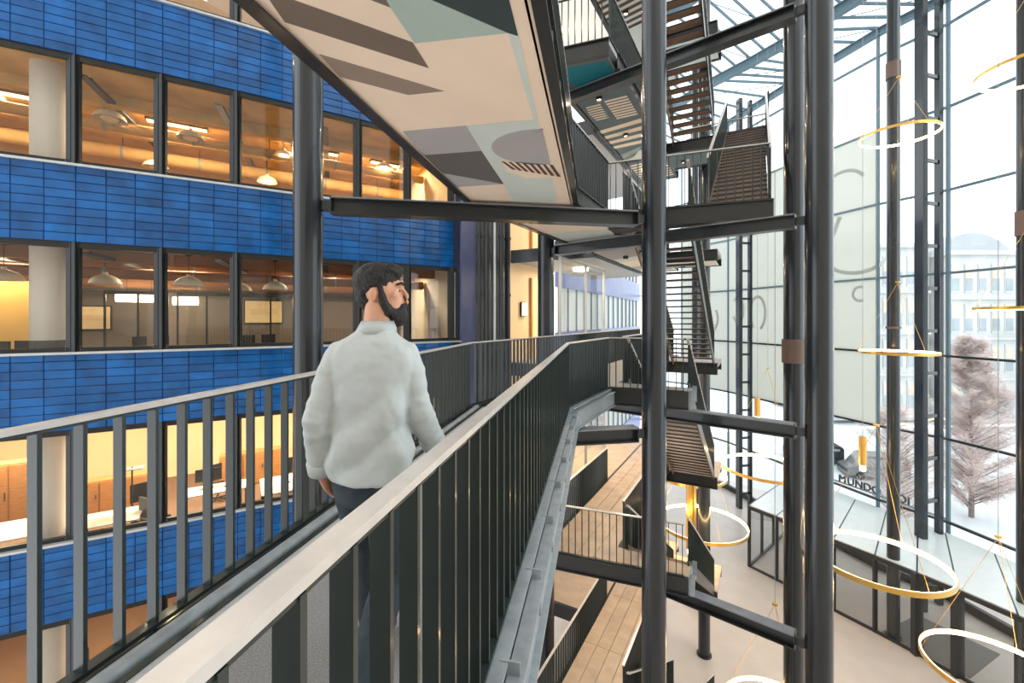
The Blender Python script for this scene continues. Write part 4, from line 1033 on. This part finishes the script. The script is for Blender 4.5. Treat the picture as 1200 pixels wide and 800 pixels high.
# skull, jaw, face
ellipsoid(body, Hd(0, -.015, .025), hr, hf, UPV, .075, .097, .098)
ellipsoid(body, Hd(0, .035, -.045), hr, hf, UPV, .058, .060, .085)
ellipsoid(body, Hd(0, .062, -.085), hr, hf, UPV, .036, .032, .030)
nose = MB(); pts = [Hd(0, .085, .030), Hd(0, .100, .005), Hd(0, .116, -.022), Hd(0, .104, -.034)]
loft(body, [ell(p, hr, UPV, r_, r_ * 1.1, 12) for p, r_ in zip(pts, (.010, .013, .017, .012))])
ellipsoid(body, Hd(0, .075, .040), hr, hf, UPV, .052, .020, .013)                       # brow
ellipsoid(body, Hd(0, .090, -.055), hr, hf, UPV, .022, .010, .010)                      # lips
for sgn in (-1, 1):
    ellipsoid(body, Hd(sgn * .078, -.022, -.005), hf, UPV, hr, .017, .030, .011, 14, 8)  # ears
    ellipsoid(body, Hd(sgn * .036, .058, -.004), hr, hf, UPV, .024, .022, .026, 12, 8)    # cheekbones
# neck and trunk (under the clothes), limbs
limb(body, [B(.01, .0, 1.46), B(.018, .015, 1.56), B(.022, .03, 1.66)], [.075, .060, .060])
loft(body, [ell(B(0, 0, z), rt, fw, a, b) for z, a, b in ((.90, .15, .10), (1.05, .145, .10), (1.2, .15, .10), (1.35, .17, .105), (1.47, .16, .09), (1.51, .08, .07))])
limb(body, [shL, elL, wrL], [.050, .040, .028]); limb(body, [shR, elR, wrR], [.050, .040, .028])
limb(body, [hipL, knL, anL], [.085, .055, .04]); limb(body, [hipR, knR, anR], [.085, .055, .04])
for an, toe in ((anL, Vector((0, 0, -.04))), (anR, Vector((0, 0, -.12)))): limb(body, [an, an + fw * .14 + toe], [.045, .03])
# hands: palm, four fingers, thumb
def hand(wr, dirv, side, curl):
    d = dirv.normalized(); pn = rt * side                     # palm faces the thigh
    acr = d.cross(pn).normalized()
    if acr.dot(fw) < 0: acr = -acr                            # thumb side points forward
    pc = wr + d * .05
    loft(body, [ell(wr + d * t_, acr, pn, a, b, 16, 2.6) for t_, a, b in ((-.02, .026, .020), (.02, .034, .018), (.06, .042, .016), (.095, .042, .014))])
    for i, ln in enumerate((.072, .082, .076, .060)):
        o_ = acr * (.032 - .021 * i); p = wr + d * .085 + o_; pts_ = [p]; dd = d.copy()
        for j, fr in enumerate((.45, .32, .23)):
            dd = (dd - pn * curl * (.35 + .25 * j)).normalized(); pts_.append(pts_[-1] + dd * ln * fr)
        limb(body, pts_, [.0105, .0098, .0092, .0075], 10)
    p = wr + d * .025 + acr * .030; limb(body, [p, p + d * .030 + acr * .022 - pn * .010, p + d * .060 + acr * .028 - pn * .016, p + d * .078 + acr * .026 - pn * .018], [.013, .012, .011, .008], 10)
hand(wrL, B(-.195, .04, .83) - wrL, -1, .5); hand(wrR, B(.205, .34, .98) - wrR, 1, .7)
bo = body.build('body', skin_m, man, 'all'); finish(bo, .0055, 3)
# overshirt
sh = MB()
tor = [(.925, .176, .125, -.005, .00), (.94, .182, .130, -.005, .00), (1.02, .176, .128, 0, .00), (1.14, .168, .124, 0, .00), (1.26, .172, .126, 0, .005), (1.36, .186, .128, 0, .01),
       (1.42, .192, .122, .002, .01), (1.465, .182, .110, .003, .01), (1.505, .140, .094, .005, .01), (1.53, .100, .080, .008, .012), (1.555, .076, .072, .014, .016), (1.575, .068, .066, .020, .020)]
def lerp_prof(z):
    for p, q_ in zip(tor, tor[1:]):
        if p[0] <= z <= q_[0]:
            f = (z - p[0]) / (q_[0] - p[0]); return [p[i] + (q_[i] - p[i]) * f for i in range(1, 5)]
    return list(tor[-1][1:])
rings = []
NZ = 64
for i in range(NZ + 1):
    z = tor[0][0] + (tor[-1][0] - tor[0][0]) * i / NZ; a, b, cx, cy = lerp_prof(z); ring_ = []
    low = max(0.0, min(1.0, (1.44 - z) / .30))
    for j in range(72):
        th = 2 * math.pi * j / 72; ct, st = math.cos(th), math.sin(th)
        k = 1 + low * (.05 * math.sin(4 * th + 9 * z) + .055 * math.sin(3 * th - 23 * z + 1) + .05 * abs(math.sin(4.5 * th + 14 * z + 2)) + .07 * abs(math.sin(th + 17 * (z - .22 * ct))) - .05)
        ring_.append(B(cx, cy, z) + rt * a * k * math.copysign(abs(ct) ** .85, ct) + fw * b * k * math.copysign(abs(st) ** .85, st))
    rings.append(ring_)
loft(sh, rings)
def mid(a, b, f): return a.lerp(b, f)
def sleeve(m, sh_, el, wr, sg_):
    pts = [sh_ - rt * sg_ * .07 + UPV * .0, sh_ - rt * sg_ * .01 - UPV * .012, mid(sh_, el, .35), mid(sh_, el, .7), el, mid(el, wr, .35), mid(el, wr, .7), wr]
    rad = [.058, .063, .064, .061, .059, .056, .053, .048]; P = []; Rr = []
    for i in range(len(pts) - 1):
        for f in (0, .2, .4, .6, .8): P.append(mid(pts[i], pts[i + 1], f)); Rr.append((rad[i] + (rad[i + 1] - rad[i]) * f) * (1 + (.035 * math.sin(1.9 * len(P)) if i > 1 else 0)))
    P.append(pts[-1]); Rr.append(rad[-1]); limb(m, P, Rr, 22)
sleeve(sh, shL, elL, wrL, -1); sleeve(sh, shR, elR, wrR, 1)
so_ = sh.build('overshirt', shirt_m, man, 'all'); finish(so_, .0065, 2, .02, .10, 0)
cl = MB(); loft(cl, [ell(B(.012, .016, 1.535), rt, fw, .088, .080, 28), ell(B(.018, .014, 1.558), rt, fw, .082, .078, 28), ell(B(.024, .014, 1.590), rt, fw, .070, .070, 28), ell(B(.024, .016, 1.56), rt, fw, .062, .062, 28)])
cl.build('collar', shirt_m, man, 'all')
for wr, el_ in ((wrL, elL), (wrR, elR)):
    d = (wr - el_).normalized(); m = MB(); limb(m, [wr - d * .05, wr - d * .045, wr + d * .004, wr + d * .008], [.050, .060, .056, .040]); m.build('cuff', shirt_m, man, 'all')
# trousers, belt line hidden under the shirt
tr = MB()
loft(tr, [ell(B(0, 0, z), rt, fw, a, b) for z, a, b in ((.82, .150, .11), (.90, .150, .108), (.98, .142, .098), (1.04, .130, .090))])
limb(tr, [hipL - UPV * .02, mid(hipL, knL, .5), knL, mid(knL, anL, .5), anL + UPV * .0], [.088, .092, .074, .068, .064], 20)
limb(tr, [hipR - UPV * .02, mid(hipR, knR, .5), knR, mid(knR, anR, .5), anR], [.088, .092, .074, .068, .064], 20)
to = tr.build('trousers', trouser_m, man, 'all'); finish(to, .011, 4, .016, .10)
for an, drop, nm in ((anL, 0.0, 'boot'), (anR, 1.0, 'boot')):
    m = MB(); bk = an - UPV * .05
    if drop == 0: pts_ = [Vector((an.x, an.y, .05)) - fw * .06, Vector((an.x, an.y, .055)), Vector((an.x, an.y, .045)) + fw * .10, Vector((an.x, an.y, .035)) + fw * .19]
    else: pts_ = [an - fw * .05 - UPV * .03, an - UPV * .06 + fw * .02, Vector((an.x, an.y, .05)) + fw * .10, Vector((an.x, an.y, .035)) + fw * .17]
    limb(m, pts_, [.042, .050, .046, .032], 16); limb(m, [an + UPV * .06, an - UPV * .04], [.050, .052], 16)
    b_ = m.build(nm, boot_m, man, 'all'); finish(b_, .009, 3)
# hair, beard, eyes, brows
ha = MB()
ellipsoid(ha, Hd(0, -.026, .052), hr, hf, UPV, .083, .102, .090); ellipsoid(ha, Hd(0, -.058, .008), hr, hf, UPV, .068, .054, .080)
ellipsoid(ha, Hd(0, .030, .098), hr, hf, UPV, .062, .062, .042)
hh = ha.build('hair', hair_m, man, 'all'); finish(hh, .006, 3, .016, .03)
be = MB()
ellipsoid(be, Hd(0, .062, -.092), hr, hf, UPV, .050, .050, .054); ellipsoid(be, Hd(0, .034, -.082), hr, hf, UPV, .066, .062, .040)
for sgn in (-1, 1): limb(be, [Hd(sgn * .070, .002, .045), Hd(sgn * .070, .010, .01), Hd(sgn * .066, .022, -.04), Hd(sgn * .055, .045, -.085)], [.014, .014, .020, .024], 12)
ellipsoid(be, Hd(0, .086, -.048), hr, hf, UPV, .036, .022, .012)
bb = be.build('beard', hair_m, man, 'all'); finish(bb, .006, 2, .010, .03)
for sgn in (-1, 1):
    m = MB(); ellipsoid(m, Hd(sgn * .034, .074, .014), hr, hf, UPV, .011, .010, .006, 12, 8); e_ = m.build('eye', desk_white, man, 'all')
    m = MB(); ellipsoid(m, Hd(sgn * .037, .081, .014), hr, hf, UPV, .0065, .005, .0055, 10, 6); m.build('iris', dark_mat, man, 'all')
    m = MB(); limb(m, [Hd(sgn * .014, .094, .040), Hd(sgn * .034, .088, .046), Hd(sgn * .054, .070, .038)], [.005, .007, .004], 8); m.build('eyebrow', hair_m, man, 'all')
